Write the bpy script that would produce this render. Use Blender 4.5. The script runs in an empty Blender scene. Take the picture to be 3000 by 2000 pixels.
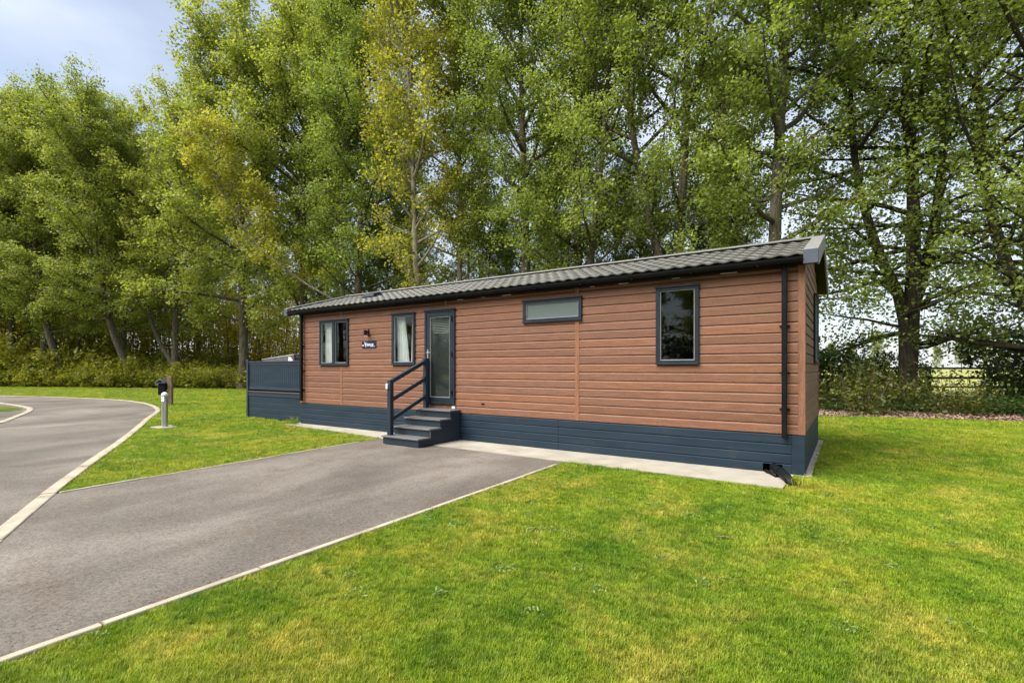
import bpy, math, random
import numpy as np
from mathutils import Vector, Matrix

# ------------------------------------------------------------------ camera, world, sun, exposure
scene = bpy.context.scene
COL = scene.collection
R = math.radians
EYE = (0.475, -7.672, 1.43)
YAW = 33.95
cam = bpy.data.cameras.new('camera')
cam.sensor_width = 36.0
cam.lens = 36.0 * 1145 / 2352
cam.shift_y = 61.0 / 2352
cam.clip_start = 0.05
cam.clip_end = 3000
camo = bpy.data.objects.new('camera', cam)
COL.objects.link(camo)
camo.location = EYE
camo.rotation_euler = (R(90), 0, R(YAW))
scene.camera = camo

SUN_AZ = (-0.55, -0.835)        # horizontal direction towards the sun (front left of the lodge)
SUN_EL = 52.0
world = bpy.data.worlds.new('World')
scene.world = world
world.use_nodes = True
wn, wl = world.node_tree.nodes, world.node_tree.links
wn.clear()
w_out = wn.new('ShaderNodeOutputWorld')
w_bg = wn.new('ShaderNodeBackground')
w_bg.inputs['Strength'].default_value = 0.060
w_sky = wn.new('ShaderNodeTexSky')
w_sky.sky_type = 'NISHITA'
w_sky.sun_disc = False
w_sky.sun_elevation = R(SUN_EL)
w_sky.sun_rotation = math.atan2(SUN_AZ[0], SUN_AZ[1])
w_sky.air_density = 1.0
w_sky.dust_density = 1.0
w_sky.ozone_density = 1.2
w_tc = wn.new('ShaderNodeTexCoord')
w_map = wn.new('ShaderNodeMapping')
w_map.inputs['Scale'].default_value = (1.0, 1.0, 2.6)
w_noise = wn.new('ShaderNodeTexNoise')
w_noise.inputs['Scale'].default_value = 1.6
w_noise.inputs['Detail'].default_value = 5
w_noise.inputs['Roughness'].default_value = 0.5
w_ramp = wn.new('ShaderNodeMapRange')
w_ramp.inputs['From Min'].default_value = 0.35
w_ramp.inputs['From Max'].default_value = 0.65
w_ramp.inputs['To Min'].default_value = 0.12
w_ramp.inputs['To Max'].default_value = 0.62
w_mix = wn.new('ShaderNodeMix')
w_mix.data_type = 'RGBA'
w_mix.inputs['B'].default_value = (7.6, 7.9, 8.5, 1)      # thin bright cloud veil
wl.new(w_tc.outputs['Generated'], w_map.inputs['Vector'])
wl.new(w_map.outputs['Vector'], w_noise.inputs['Vector'])
wl.new(w_noise.outputs['Fac'], w_ramp.inputs['Value'])
wl.new(w_ramp.outputs['Result'], w_mix.inputs['Factor'])
wl.new(w_sky.outputs['Color'], w_mix.inputs['A'])
wl.new(w_mix.outputs['Result'], w_bg.inputs['Color'])
wl.new(w_bg.outputs['Background'], w_out.inputs['Surface'])

sun = bpy.data.lights.new('sun', 'SUN')
sun.energy = 3.1
sun.angle = R(55)
sun.color = (1.0, 0.94, 0.84)
suno = bpy.data.objects.new('sun', sun)
COL.objects.link(suno)
_c = math.cos(R(SUN_EL))
_sv = Vector((SUN_AZ[0] * _c, SUN_AZ[1] * _c, math.sin(R(SUN_EL))))
suno.rotation_euler = _sv.to_track_quat('Z', 'Y').to_euler()
suno.location = (-20, -20, 40)

scene.view_settings.view_transform = 'Standard'
scene.view_settings.look = 'None'
scene.view_settings.exposure = 1.5
scene.view_settings.gamma = 1.0
scene.render.engine = 'CYCLES'
scene.cycles.use_denoising = True
scene.cycles.use_adaptive_sampling = True
scene.cycles.adaptive_threshold = 0.02
scene.cycles.max_bounces = 8
scene.cycles.diffuse_bounces = 6
scene.cycles.glossy_bounces = 3
scene.cycles.transmission_bounces = 4
scene.cycles.transparent_max_bounces = 8
scene.cycles.sample_clamp_indirect = 8.0

RND = random.Random(7)
NP = np.random.RandomState(11)


# ------------------------------------------------------------------ materials
def _new(name):
    m = bpy.data.materials.new(name)
    m.use_nodes = True
    nt = m.node_tree
    for n in list(nt.nodes):
        nt.nodes.remove(n)
    return m, nt.nodes, nt.links


def _noise(n, l, scale, detail=4, rough=0.55, coord='Object', stretch=None, dist=0.0):
    tc = n.new('ShaderNodeTexCoord') if coord != 'World' else n.new('ShaderNodeNewGeometry')
    src = tc.outputs['Position'] if coord == 'World' else tc.outputs[coord]
    if stretch:
        mp = n.new('ShaderNodeMapping')
        mp.inputs['Scale'].default_value = stretch
        l.new(src, mp.inputs['Vector'])
        src = mp.outputs['Vector']
    t = n.new('ShaderNodeTexNoise')
    t.inputs['Scale'].default_value = scale
    t.inputs['Detail'].default_value = detail
    t.inputs['Roughness'].default_value = rough
    t.inputs['Distortion'].default_value = dist
    l.new(src, t.inputs['Vector'])
    return t.outputs['Fac']


def _ramp(n, l, fac, stops):
    r = n.new('ShaderNodeValToRGB')
    while len(r.color_ramp.elements) < len(stops):
        r.color_ramp.elements.new(0.5)
    for e, (p, c) in zip(r.color_ramp.elements, stops):
        e.position = p
        e.color = (c[0], c[1], c[2], 1)
    l.new(fac, r.inputs['Fac'])
    return r.outputs['Color']


def _mix(n, l, fac, a, b, mode='MIX'):
    m = n.new('ShaderNodeMix')
    m.data_type = 'RGBA'
    m.blend_type = mode
    for key, v in (('Factor', fac), ('A', a), ('B', b)):
        s = m.inputs[key]
        if hasattr(v, 'is_linked') or isinstance(v, bpy.types.NodeSocket):
            l.new(v, s)
        elif isinstance(v, (int, float)):
            s.default_value = v
        else:
            s.default_value = (v[0], v[1], v[2], 1)
    return m.outputs['Result']


def mat(name, c1, c2=None, scale=8, rough=0.6, bump=0.0, bscale=60, metal=0.0, stretch=None, coord='Object',
        spec=0.4, dirt=None, detail=4, bdist=0.01, lo=0.35, hi=0.65, bstretch=None):
    m, n, l = _new(name)
    out = n.new('ShaderNodeOutputMaterial')
    p = n.new('ShaderNodeBsdfPrincipled')
    p.inputs['Roughness'].default_value = rough
    p.inputs['Metallic'].default_value = metal
    p.inputs['Specular IOR Level'].default_value = spec
    c2 = c2 or tuple(v * 1.15 for v in c1)
    col = _ramp(n, l, _noise(n, l, scale, detail, coord=coord, stretch=stretch), [(lo, c1), (hi, c2)])
    if dirt:
        f = _ramp(n, l, _noise(n, l, dirt[1], 5, 0.65, coord='World'), [(dirt[2], (0, 0, 0)), (dirt[3], (1, 1, 1))])
        col = _mix(n, l, f, col, dirt[0])
    l.new(col, p.inputs['Base Color'])
    if bump:
        b = n.new('ShaderNodeBump')
        b.inputs['Strength'].default_value = bump
        b.inputs['Distance'].default_value = bdist
        l.new(_noise(n, l, bscale, 5, 0.6, coord=coord, stretch=bstretch or stretch), b.inputs['Height'])
        l.new(b.outputs['Normal'], p.inputs['Normal'])
    l.new(p.outputs['BSDF'], out.inputs['Surface'])
    return m


def cladding_mat(name, stretch, tone=1.0):
    """moulded wood grain board: streaky red brown with fine raised grain, every board its own tone"""
    m, n, l = _new(name)
    out = n.new('ShaderNodeOutputMaterial')
    p = n.new('ShaderNodeBsdfPrincipled')
    p.inputs['Roughness'].default_value = 0.55
    p.inputs['Specular IOR Level'].default_value = 0.35
    g1 = _noise(n, l, 9, 5, 0.6, stretch=stretch, dist=0.6)
    g2 = _noise(n, l, 60, 3, 0.6, stretch=stretch)
    c = _ramp(n, l, g1, [(0.30, (0.158 * tone, 0.073 * tone, 0.043 * tone)), (0.5, (0.212 * tone, 0.100 * tone, 0.060 * tone)), (0.72, (0.272 * tone, 0.134 * tone, 0.084 * tone))])
    c2 = _ramp(n, l, g2, [(0.36, (0.55, 0.52, 0.50)), (0.6, (1.12, 1.12, 1.12))])
    c = _mix(n, l, 0.75, c, c2, 'MULTIPLY')
    oi = n.new('ShaderNodeObjectInfo')
    t = _ramp(n, l, oi.outputs['Random'], [(0.0, (0.86, 0.84, 0.82)), (0.5, (1.0, 1.0, 1.02)), (1.0, (1.12, 1.06, 0.98))])
    c = _mix(n, l, 1.0, c, t, 'MULTIPLY')
    l.new(c, p.inputs['Base Color'])
    b = n.new('ShaderNodeBump')
    b.inputs['Strength'].default_value = 0.45
    b.inputs['Distance'].default_value = 0.004
    l.new(g2, b.inputs['Height'])
    l.new(b.outputs['Normal'], p.inputs['Normal'])
    l.new(p.outputs['BSDF'], out.inputs['Surface'])
    return m


def leaf_mat(name, dark, mid, light, trans=0.5, warm=None):
    m, n, l = _new(name)
    out = n.new('ShaderNodeOutputMaterial')
    at = n.new('ShaderNodeAttribute')
    at.attribute_name = 'tint'
    oi = n.new('ShaderNodeObjectInfo')
    c = _ramp(n, l, at.outputs['Fac'], [(0.0, dark), (0.5, mid), (1.0, light)])
    v = _ramp(n, l, oi.outputs['Random'], [(0.0, (0.88, 0.9, 0.85)), (1.0, (1.14, 1.08, 1.0))])
    c = _mix(n, l, 1.0, c, v, 'MULTIPLY')
    p = n.new('ShaderNodeBsdfPrincipled')
    p.inputs['Roughness'].default_value = 0.42
    p.inputs['Specular IOR Level'].default_value = 0.4
    l.new(c, p.inputs['Base Color'])
    t = n.new('ShaderNodeBsdfTranslucent')
    tcol = _mix(n, l, 1.0, c, warm or (1.35, 1.35, 0.6), 'MULTIPLY')
    l.new(tcol, t.inputs['Color'])
    mx = n.new('ShaderNodeMixShader')
    mx.inputs['Fac'].default_value = trans
    l.new(p.outputs['BSDF'], mx.inputs[1])
    l.new(t.outputs['BSDF'], mx.inputs[2])
    l.new(mx.outputs['Shader'], out.inputs['Surface'])
    return m


def lawn_color(n, l, bright):
    """mown lawn: green with paler clover, straw coloured dry patches and olive areas, keyed to the place on the ground"""
    big = _noise(n, l, 0.55, 4, 0.6, coord='World')
    mid = _noise(n, l, 1.9, 5, 0.62, coord='World', dist=0.4)
    fine = _noise(n, l, 11, 4, 0.7, coord='World')
    dry = _noise(n, l, 1.05, 6, 0.68, coord='World', stretch=(1.0, 1.0, 1.0), dist=0.8)
    b = bright
    c = _ramp(n, l, big, [(0.34, (0.080 * b, 0.158 * b, 0.006 * b)), (0.5, (0.145 * b, 0.212 * b, 0.010 * b)), (0.64, (0.225 * b, 0.250 * b, 0.018 * b))])
    c = _mix(n, l, _ramp(n, l, mid, [(0.42, (0, 0, 0)), (0.66, (0.75, 0.75, 0.75))]), c, (0.190 * b, 0.260 * b, 0.022 * b))
    c = _mix(n, l, _ramp(n, l, dry, [(0.49, (0, 0, 0)), (0.68, (0.66, 0.66, 0.66))]), c, (0.335 * b, 0.292 * b, 0.058 * b))
    f = _ramp(n, l, fine, [(0.3, (0.72, 0.74, 0.7)), (0.7, (1.2, 1.16, 1.15))])
    c = _mix(n, l, 1.0, c, f, 'MULTIPLY')
    g = _ramp(n, l, _noise(n, l, 3.6, 4, 0.65, coord='World', dist=0.6), [(0.34, (0.66, 0.76, 0.6)), (0.5, (1, 1, 1)), (0.66, (1.28, 1.16, 1.5))])
    return _mix(n, l, 0.9, c, g, 'MULTIPLY')


def grass_blade_mat():
    m, n, l = _new('grass_blades')
    out = n.new('ShaderNodeOutputMaterial')
    c = lawn_color(n, l, 1.5)
    oi = n.new('ShaderNodeObjectInfo')
    v = _ramp(n, l, oi.outputs['Random'], [(0.0, (0.68, 0.78, 0.6)), (0.5, (1, 1, 1)), (0.93, (1.2, 1.12, 1.2)), (1.0, (1.9, 1.5, 2.6))])
    c = _mix(n, l, 1.0, c, v, 'MULTIPLY')
    p = n.new('ShaderNodeBsdfPrincipled')
    p.inputs['Roughness'].default_value = 0.5
    p.inputs['Specular IOR Level'].default_value = 0.3
    l.new(c, p.inputs['Base Color'])
    t = n.new('ShaderNodeBsdfTranslucent')
    l.new(_mix(n, l, 1.0, c, (1.2, 1.25, 0.6), 'MULTIPLY'), t.inputs['Color'])
    mx = n.new('ShaderNodeMixShader')
    mx.inputs['Fac'].default_value = 0.35
    l.new(p.outputs['BSDF'], mx.inputs[1])
    l.new(t.outputs['BSDF'], mx.inputs[2])
    l.new(mx.outputs['Shader'], out.inputs['Surface'])
    return m


def lawn_mat():
    m, n, l = _new('lawn_turf')
    out = n.new('ShaderNodeOutputMaterial')
    p = n.new('ShaderNodeBsdfPrincipled')
    p.inputs['Roughness'].default_value = 0.85
    p.inputs['Specular IOR Level'].default_value = 0.15
    c = lawn_color(n, l, 0.62)
    sp = _ramp(n, l, _noise(n, l, 70, 3, 0.7, coord='World'), [(0.3, (0.6, 0.62, 0.55)), (0.7, (1.2, 1.2, 1.15))])
    c = _mix(n, l, 1.0, c, sp, 'MULTIPLY')
    l.new(c, p.inputs['Base Color'])
    b = n.new('ShaderNodeBump')
    b.inputs['Strength'].default_value = 0.8
    b.inputs['Distance'].default_value = 0.03
    l.new(_noise(n, l, 34, 5, 0.75, coord='World'), b.inputs['Height'])
    l.new(b.outputs['Normal'], p.inputs['Normal'])
    l.new(p.outputs['BSDF'], out.inputs['Surface'])
    return m


def asphalt_mat():
    m, n, l = _new('worn_asphalt')
    out = n.new('ShaderNodeOutputMaterial')
    p = n.new('ShaderNodeBsdfPrincipled')
    p.inputs['Roughness'].default_value = 0.85
    p.inputs['Specular IOR Level'].default_value = 0.25
    big = _noise(n, l, 0.55, 5, 0.6, coord='World', stretch=(1.0, 0.55, 1), dist=0.5)
    c = _ramp(n, l, big, [(0.32, (0.092, 0.080, 0.070)), (0.5, (0.145, 0.129, 0.113)), (0.68, (0.215, 0.194, 0.171))])
    st = _noise(n, l, 1.7, 6, 0.7, coord='World')
    c = _mix(n, l, _ramp(n, l, st, [(0.52, (0, 0, 0)), (0.70, (0.7, 0.7, 0.7))]), c, (0.105, 0.082, 0.062))
    sp = _noise(n, l, 52, 5, 0.9, coord='World')
    c = _mix(n, l, 1.0, c, _ramp(n, l, sp, [(0.34, (0.32, 0.32, 0.33)), (0.48, (0.95, 0.95, 0.95)), (0.66, (1.6, 1.57, 1.52))]), 'MULTIPLY')
    l.new(c, p.inputs['Base Color'])
    b = n.new('ShaderNodeBump')
    b.inputs['Strength'].default_value = 0.7
    b.inputs['Distance'].default_value = 0.006
    l.new(sp, b.inputs['Height'])
    l.new(b.outputs['Normal'], p.inputs['Normal'])
    l.new(p.outputs['BSDF'], out.inputs['Surface'])
    return m


def glass_mat(name, tint=(0.88, 0.91, 0.90), rough=0.0, refl=1.0, milk=0.0):
    m, n, l = _new(name)
    out = n.new('ShaderNodeOutputMaterial')
    lw = n.new('ShaderNodeLayerWeight')
    lw.inputs['Blend'].default_value = 0.5
    pw_ = n.new('ShaderNodeMath')
    pw_.operation = 'POWER'
    pw_.inputs[1].default_value = 4.0
    l.new(lw.outputs['Facing'], pw_.inputs[0])
    mu = n.new('ShaderNodeMath')
    mu.operation = 'MULTIPLY_ADD'
    mu.inputs[1].default_value = 0.85 * refl
    mu.inputs[2].default_value = 0.055 * refl
    mu.use_clamp = True
    l.new(pw_.outputs[0], mu.inputs[0])
    g = n.new('ShaderNodeBsdfGlossy')
    g.inputs['Roughness'].default_value = rough
    t = n.new('ShaderNodeBsdfTransparent')
    t.inputs['Color'].default_value = (*tint, 1)
    body = t.outputs['BSDF']
    if milk:
        d = n.new('ShaderNodeBsdfDiffuse')
        d.inputs['Color'].default_value = (0.15, 0.19, 0.19, 1)
        mm = n.new('ShaderNodeMixShader')
        mm.inputs['Fac'].default_value = milk
        l.new(t.outputs['BSDF'], mm.inputs[1])
        l.new(d.outputs['BSDF'], mm.inputs[2])
        body = mm.outputs['Shader']
    mx = n.new('ShaderNodeMixShader')
    l.new(mu.outputs[0], mx.inputs['Fac'])
    l.new(body, mx.inputs[1])
    l.new(g.outputs['BSDF'], mx.inputs[2])
    l.new(mx.outputs['Shader'], out.inputs['Surface'])
    return m


M = {
    'clad_front': cladding_mat('wood_grain_cladding', (0.35, 1, 6)),
    'clad_end': cladding_mat('wood_grain_cladding_end', (1, 0.35, 6)),
    'clad_trim': cladding_mat('wood_grain_trim', (6, 6, 0.35), 1.12),
    'core': mat('wall_underlay', (0.05, 0.025, 0.016), (0.07, 0.035, 0.02), rough=0.9),
    'navy': mat('slate_blue_paint', (0.012, 0.022, 0.036), (0.018, 0.030, 0.047), 3, 0.55, 0.12, 90, dirt=((0.045, 0.05, 0.055), 2.2, 0.58, 0.9), spec=0.4),
    'skirt': mat('slate_blue_skirt', (0.013, 0.026, 0.042), (0.020, 0.036, 0.055), 2, 0.55, 0.15, 60, stretch=(0.4, 0.4, 4), dirt=((0.045, 0.05, 0.052), 3.0, 0.58, 0.9), spec=0.2),
    'frame': mat('anthracite_window_frame', (0.013, 0.019, 0.029), (0.019, 0.026, 0.038), 4, 0.42, spec=0.25),
    'tread': mat('grey_composite_tread', (0.10, 0.10, 0.108), (0.14, 0.14, 0.148), 6, 0.6, 0.3, 120, stretch=(0.3, 6, 1)),
    'black': mat('black_plastic', (0.004, 0.0045, 0.005), (0.007, 0.0075, 0.009), 5, 0.5, spec=0.15),
    'roof': mat('olive_grey_tile', (0.115, 0.115, 0.105), (0.165, 0.164, 0.15), 6, 0.55, 0.35, 160, coord='World', dirt=((0.10, 0.105, 0.08), 1.3, 0.5, 0.85)),
    'cap': mat('pale_grey_trim', (0.19, 0.19, 0.185), (0.25, 0.25, 0.24), 5, 0.45, dirt=((0.2, 0.2, 0.17), 3, 0.55, 0.9)),
    'capgrey': mat('mid_grey_trim', (0.060, 0.071, 0.098), (0.075, 0.087, 0.115), 5, 0.45),
    'white': mat('white_plastic', (0.74, 0.74, 0.73), (0.8, 0.8, 0.79), 5, 0.4),
    'bead': mat('grey_gasket', (0.22, 0.24, 0.26), (0.28, 0.30, 0.32), 8, 0.4),
    'curtain': mat('white_curtain', (0.70, 0.70, 0.72), (0.78, 0.78, 0.79), 5, 0.9),
    'inside': mat('interior_wall', (0.085, 0.075, 0.06), (0.11, 0.10, 0.08), 2, 0.9),
    'carpet': mat('interior_floor', (0.06, 0.05, 0.04), (0.08, 0.065, 0.05), 9, 0.9),
    'cupboard': mat('interior_cupboard', (0.20, 0.20, 0.18), (0.24, 0.24, 0.22), 3, 0.5),
    'glass': glass_mat('window_glass', refl=0.6),
    'door_glass': glass_mat('reeded_door_glass', (0.8, 0.83, 0.8), 0.04, 0.9, 0.09),
    'frost': glass_mat('frosted_glass', (0.6, 0.66, 0.66), 0.35, 0.6, 0.72),
    'concrete': mat('pale_concrete', (0.29, 0.27, 0.225), (0.37, 0.345, 0.29), 2.2, 0.85, 0.35, 110, coord='World', dirt=((0.21, 0.185, 0.145), 1.6, 0.52, 0.8)),
    'kerb': mat('kerb_concrete', (0.33, 0.29, 0.225), (0.45, 0.40, 0.315), 3, 0.85, 0.4, 120, coord='World', dirt=((0.19, 0.165, 0.115), 2.4, 0.5, 0.78)),
    'asphalt': asphalt_mat(),
    'lawn': lawn_mat(),
    'blade': grass_blade_mat(),
    'field': mat('field_grass', (0.20, 0.24, 0.045), (0.33, 0.31, 0.10), 0.35, 0.95, 0.5, 6, coord='World'),
    'litter': mat('leaf_litter', (0.030, 0.024, 0.014), (0.075, 0.062, 0.028), 3, 0.95, 0.8, 14, coord='World', dirt=((0.035, 0.06, 0.012), 0.7, 0.42, 0.62), bdist=0.05),
    'bedsoil': mat('bark_mulch_soil', (0.070, 0.042, 0.030), (0.15, 0.098, 0.075), 20, 0.95, 1.0, 45, coord='World', bdist=0.03),
    'bark': mat('poplar_bark', (0.068, 0.056, 0.038), (0.165, 0.142, 0.105), 7, 0.9, 1.0, 16, stretch=(1.6, 1.6, 0.35), bdist=0.06, dirt=((0.06, 0.075, 0.025), 0.8, 0.5, 0.75)),
    'bark_pale': mat('pale_poplar_bark', (0.17, 0.145, 0.10), (0.31, 0.28, 0.21), 6, 0.9, 0.8, 16, stretch=(1.4, 1.4, 0.5), bdist=0.04),
    'bark_dark': mat('dark_ivy_bark', (0.030, 0.024, 0.016), (0.080, 0.066, 0.045), 7, 0.9, 1.0, 14, stretch=(1.6, 1.6, 0.4), bdist=0.06),
    'twig': mat('thin_stems', (0.055, 0.040, 0.020), (0.13, 0.10, 0.05), 5, 0.9),
    'post_wood': mat('weathered_post', (0.13, 0.095, 0.055), (0.23, 0.175, 0.105), 12, 0.85, 0.5, 40, stretch=(3, 3, 0.3)),
    'fence_wood': mat('creosoted_rail', (0.030, 0.024, 0.016), (0.065, 0.05, 0.032), 8, 0.85, 0.4, 40),
    'steel': mat('brushed_steel', (0.50, 0.50, 0.49), (0.62, 0.62, 0.61), 3, 0.30, metal=0.85, stretch=(1, 1, 0.2)),
    'tubshell': mat('hot_tub_cabinet', (0.035, 0.036, 0.04), (0.05, 0.05, 0.055), 4, 0.6),
    'cover': mat('hot_tub_cover', (0.075, 0.08, 0.085), (0.105, 0.11, 0.115), 5, 0.55, 0.2, 60),
    'covertop': mat('hot_tub_cover_top', (0.36, 0.36, 0.33), (0.48, 0.48, 0.44), 4, 0.6),
    'plaque': mat('navy_plaque', (0.010, 0.012, 0.045), (0.014, 0.017, 0.06), 5, 0.25),
    'print': mat('pale_print', (0.62, 0.68, 0.78), (0.68, 0.74, 0.84), 5, 0.5),
    'print_dim': mat('lilac_print', (0.34, 0.34, 0.56), (0.40, 0.40, 0.62), 5, 0.5),
    'flower': mat('white_flower_head', (0.62, 0.60, 0.50), (0.72, 0.70, 0.60), 5, 0.8),
    'chip': mat('bark_chip', (0.13, 0.075, 0.055), (0.34, 0.235, 0.19), 2.5, 0.9, coord='World', detail=6, lo=0.3, hi=0.7),
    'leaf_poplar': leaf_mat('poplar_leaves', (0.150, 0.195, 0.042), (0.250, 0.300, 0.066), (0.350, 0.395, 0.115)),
    'leaf_right': leaf_mat('poplar_leaves_shade_toned', (0.120, 0.172, 0.038), (0.198, 0.262, 0.062), (0.300, 0.365, 0.120)),  # darker copy of the poplar leaves, shade put into the colour
    'leaf_yellow': leaf_mat('yellowing_poplar_leaves', (0.200, 0.222, 0.036), (0.300, 0.312, 0.056), (0.400, 0.395, 0.095)),
    'leaf_backlit_gold': leaf_mat('backlit_gold_sapling_leaves', (0.170, 0.160, 0.012), (0.290, 0.245, 0.018), (0.400, 0.320, 0.030), 0.55),  # yellow leaves, with the glow of backlight painted into the colour
    'leaf_shrub': leaf_mat('laurel_leaves', (0.120, 0.150, 0.016), (0.230, 0.250, 0.030), (0.360, 0.345, 0.060), 0.45),
    'leaf_olive': leaf_mat('shade_toned_olive_leaves', (0.040, 0.055, 0.010), (0.085, 0.105, 0.018), (0.190, 0.190, 0.035), 0.4),  # olive leaves darkened in colour to stand in for the canopy's shade
    'leaf_dark': leaf_mat('shade_toned_dark_undergrowth', (0.022, 0.042, 0.010), (0.045, 0.080, 0.016), (0.085, 0.125, 0.026), 0.3),  # dark green, lowered further in colour as painted shade under the trees
    'leaf_weed': leaf_mat('lawn_weed_leaves', (0.09, 0.17, 0.025), (0.15, 0.24, 0.05), (0.24, 0.31, 0.10), 0.25),
}


# ------------------------------------------------------------------ mesh helpers
class MB:
    def __init__(self):
        self.v, self.f = [], []

    def add(self, vs, fs):
        k = len(self.v)
        self.v += [tuple(p) for p in vs]
        self.f += [tuple(i + k for i in f) for f in fs]
        return self

    def box(self, x0, x1, y0, y1, z0, z1):
        return self.add([(x0, y0, z0), (x1, y0, z0), (x1, y1, z0), (x0, y1, z0), (x0, y0, z1), (x1, y0, z1), (x1, y1, z1), (x0, y1, z1)],
                        [(0, 3, 2, 1), (4, 5, 6, 7), (0, 1, 5, 4), (1, 2, 6, 5), (2, 3, 7, 6), (3, 0, 4, 7)])

    def prism(self, prof, a, b, axis):
        """profile of (p, q) pairs swept from a to b along x (p,q = y,z), y (x,z) or z (x,y)"""
        def at(t, p, q):
            return {'x': (t, p, q), 'y': (p, t, q), 'z': (p, q, t)}[axis]
        n = len(prof)
        vs = [at(a, *q) for q in prof] + [at(b, *q) for q in prof]
        fs = [(i, (i + 1) % n, n + (i + 1) % n, n + i) for i in range(n)]
        fs += [tuple(range(n - 1, -1, -1)), tuple(range(n, 2 * n))]
        return self.add(vs, fs)

    def hexa(self, lo, hi):
        """box between two quads (each 4 points, same winding)"""
        return self.add(list(lo) + list(hi), [(3, 2, 1, 0), (4, 5, 6, 7), (0, 1, 5, 4), (1, 2, 6, 5), (2, 3, 7, 6), (3, 0, 4, 7)])

    def beam(self, a, b, w, h, up=(0, 0, 1)):
        a, b, up = Vector(a), Vector(b), Vector(up)
        d = (b - a).normalized()
        s = d.cross(up).normalized() * (w / 2)
        u = s.cross(d).normalized() * (h / 2)
        return self.hexa([a - s - u, a + s - u, a + s + u, a - s + u], [b - s - u, b + s - u, b + s + u, b - s + u])

    def tube(self, pts, rad, n=8, cap=True):
        pts = [Vector(p) for p in pts]
        k = len(self.v)
        ref = Vector((0.31, 0.87, 0.38))
        for i, p in enumerate(pts):
            d = (pts[min(i + 1, len(pts) - 1)] - pts[max(i - 1, 0)])
            d = d.normalized() if d.length > 1e-9 else Vector((0, 0, 1))
            s = d.cross(ref)
            s = s.normalized() if s.length > 1e-6 else Vector((1, 0, 0))
            u = s.cross(d)
            r = rad[i] if hasattr(rad, '__len__') else rad
            for j in range(n):
                a = 2 * math.pi * j / n
                self.v.append(tuple(p + s * (math.cos(a) * r) + u * (math.sin(a) * r)))
        for i in range(len(pts) - 1):
            for j in range(n):
                a, b = k + i * n + j, k + i * n + (j + 1) % n
                self.f.append((a, b, b + n, a + n))
        if cap:
            self.f.append(tuple(k + j for j in range(n - 1, -1, -1)))
            e = k + (len(pts) - 1) * n
            self.f.append(tuple(e + j for j in range(n)))
        return self

    def lathe(self, prof, c=(0, 0, 0), n=20):
        k = len(self.v)
        for r, z in prof:
            for j in range(n):
                a = 2 * math.pi * j / n
                self.v.append((c[0] + r * math.cos(a), c[1] + r * math.sin(a), c[2] + z))
        for i in range(len(prof) - 1):
            for j in range(n):
                a, b = k + i * n + j, k + i * n + (j + 1) % n
                self.f.append((a, b, b + n, a + n))
        self.f.append(tuple(k + j for j in range(n - 1, -1, -1)))
        e = k + (len(prof) - 1) * n
        self.f.append(tuple(e + j for j in range(n)))
        return self

    def mesh(self, name, m, smooth=False):
        me = bpy.data.meshes.new(name)
        me.from_pydata(self.v, [], self.f)
        if m is not None:
            me.materials.append(M[m] if isinstance(m, str) else m)
        if smooth:
            me.polygons.foreach_set('use_smooth', [True] * len(me.polygons))
        me.update()
        return me

    def build(self, name, m, parent=None, smooth=False, origin=None, bevel=0.0):
        if origin is not None:
            self.v = [(p[0] - origin[0], p[1] - origin[1], p[2] - origin[2]) for p in self.v]
        return link(name, self.mesh(name, m, smooth), parent, bevel=bevel)


def link(name, data, parent=None, loc=None, rot=None, bevel=0.0):
    o = bpy.data.objects.new(name, data)
    COL.objects.link(o)
    o.parent = parent
    if loc is not None:
        o.location = loc
    if rot is not None:
        o.rotation_euler = rot
    if bevel:
        b = o.modifiers.new('bevel', 'BEVEL')
        b.width = bevel
        b.segments = 1
        b.limit_method = 'ANGLE'
    return o


def tag(o, label, cat, group=None, kind=None):
    o['label'] = label
    o['category'] = cat
    if group:
        o['group'] = group
    if kind:
        o['kind'] = kind
    return o


def thing(name, label, cat, loc=(0, 0, 0), rz=0.0, group=None):
    o = bpy.data.objects.new(name, None)
    o.empty_display_size = 0.2
    COL.objects.link(o)
    o.location = loc
    o.rotation_euler = (0, 0, rz)
    return tag(o, label, cat, group)


def struct(name, data, label=None, kind='structure'):
    o = link(name, data) if not isinstance(data, bpy.types.Object) else data
    o['kind'] = kind
    if label:
        o['label'] = label
    return o


def copy_tree(root, loc, rz, scale, label, group):
    r = root.copy()
    COL.objects.link(r)
    r.location = loc
    r.rotation_euler = (0, 0, rz)
    r.scale = (scale, scale, scale) if not hasattr(scale, '__len__') else scale
    r['label'] = label
    r['group'] = group
    for ch in root.children:
        c = ch.copy()
        COL.objects.link(c)
        c.parent = r
    return r


def at(px, d, z=0.0):
    """a place on the ground: bearing as measured in the photograph, distance in metres along the view"""
    x = (px - 1176) / 1145 * d
    a = R(YAW)
    return (EYE[0] + x * math.cos(a) - d * math.sin(a), EYE[1] + x * math.sin(a) + d * math.cos(a), z)


def poly_mesh(name, pts, z, m):
    me = bpy.data.meshes.new(name)
    me.from_pydata([(p[0], p[1], z) for p in pts], [], [tuple(range(len(pts)))])
    me.materials.append(M[m])
    me.update()
    if me.polygons[0].normal.z < 0:
        me.flip_normals()
    return me


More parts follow.
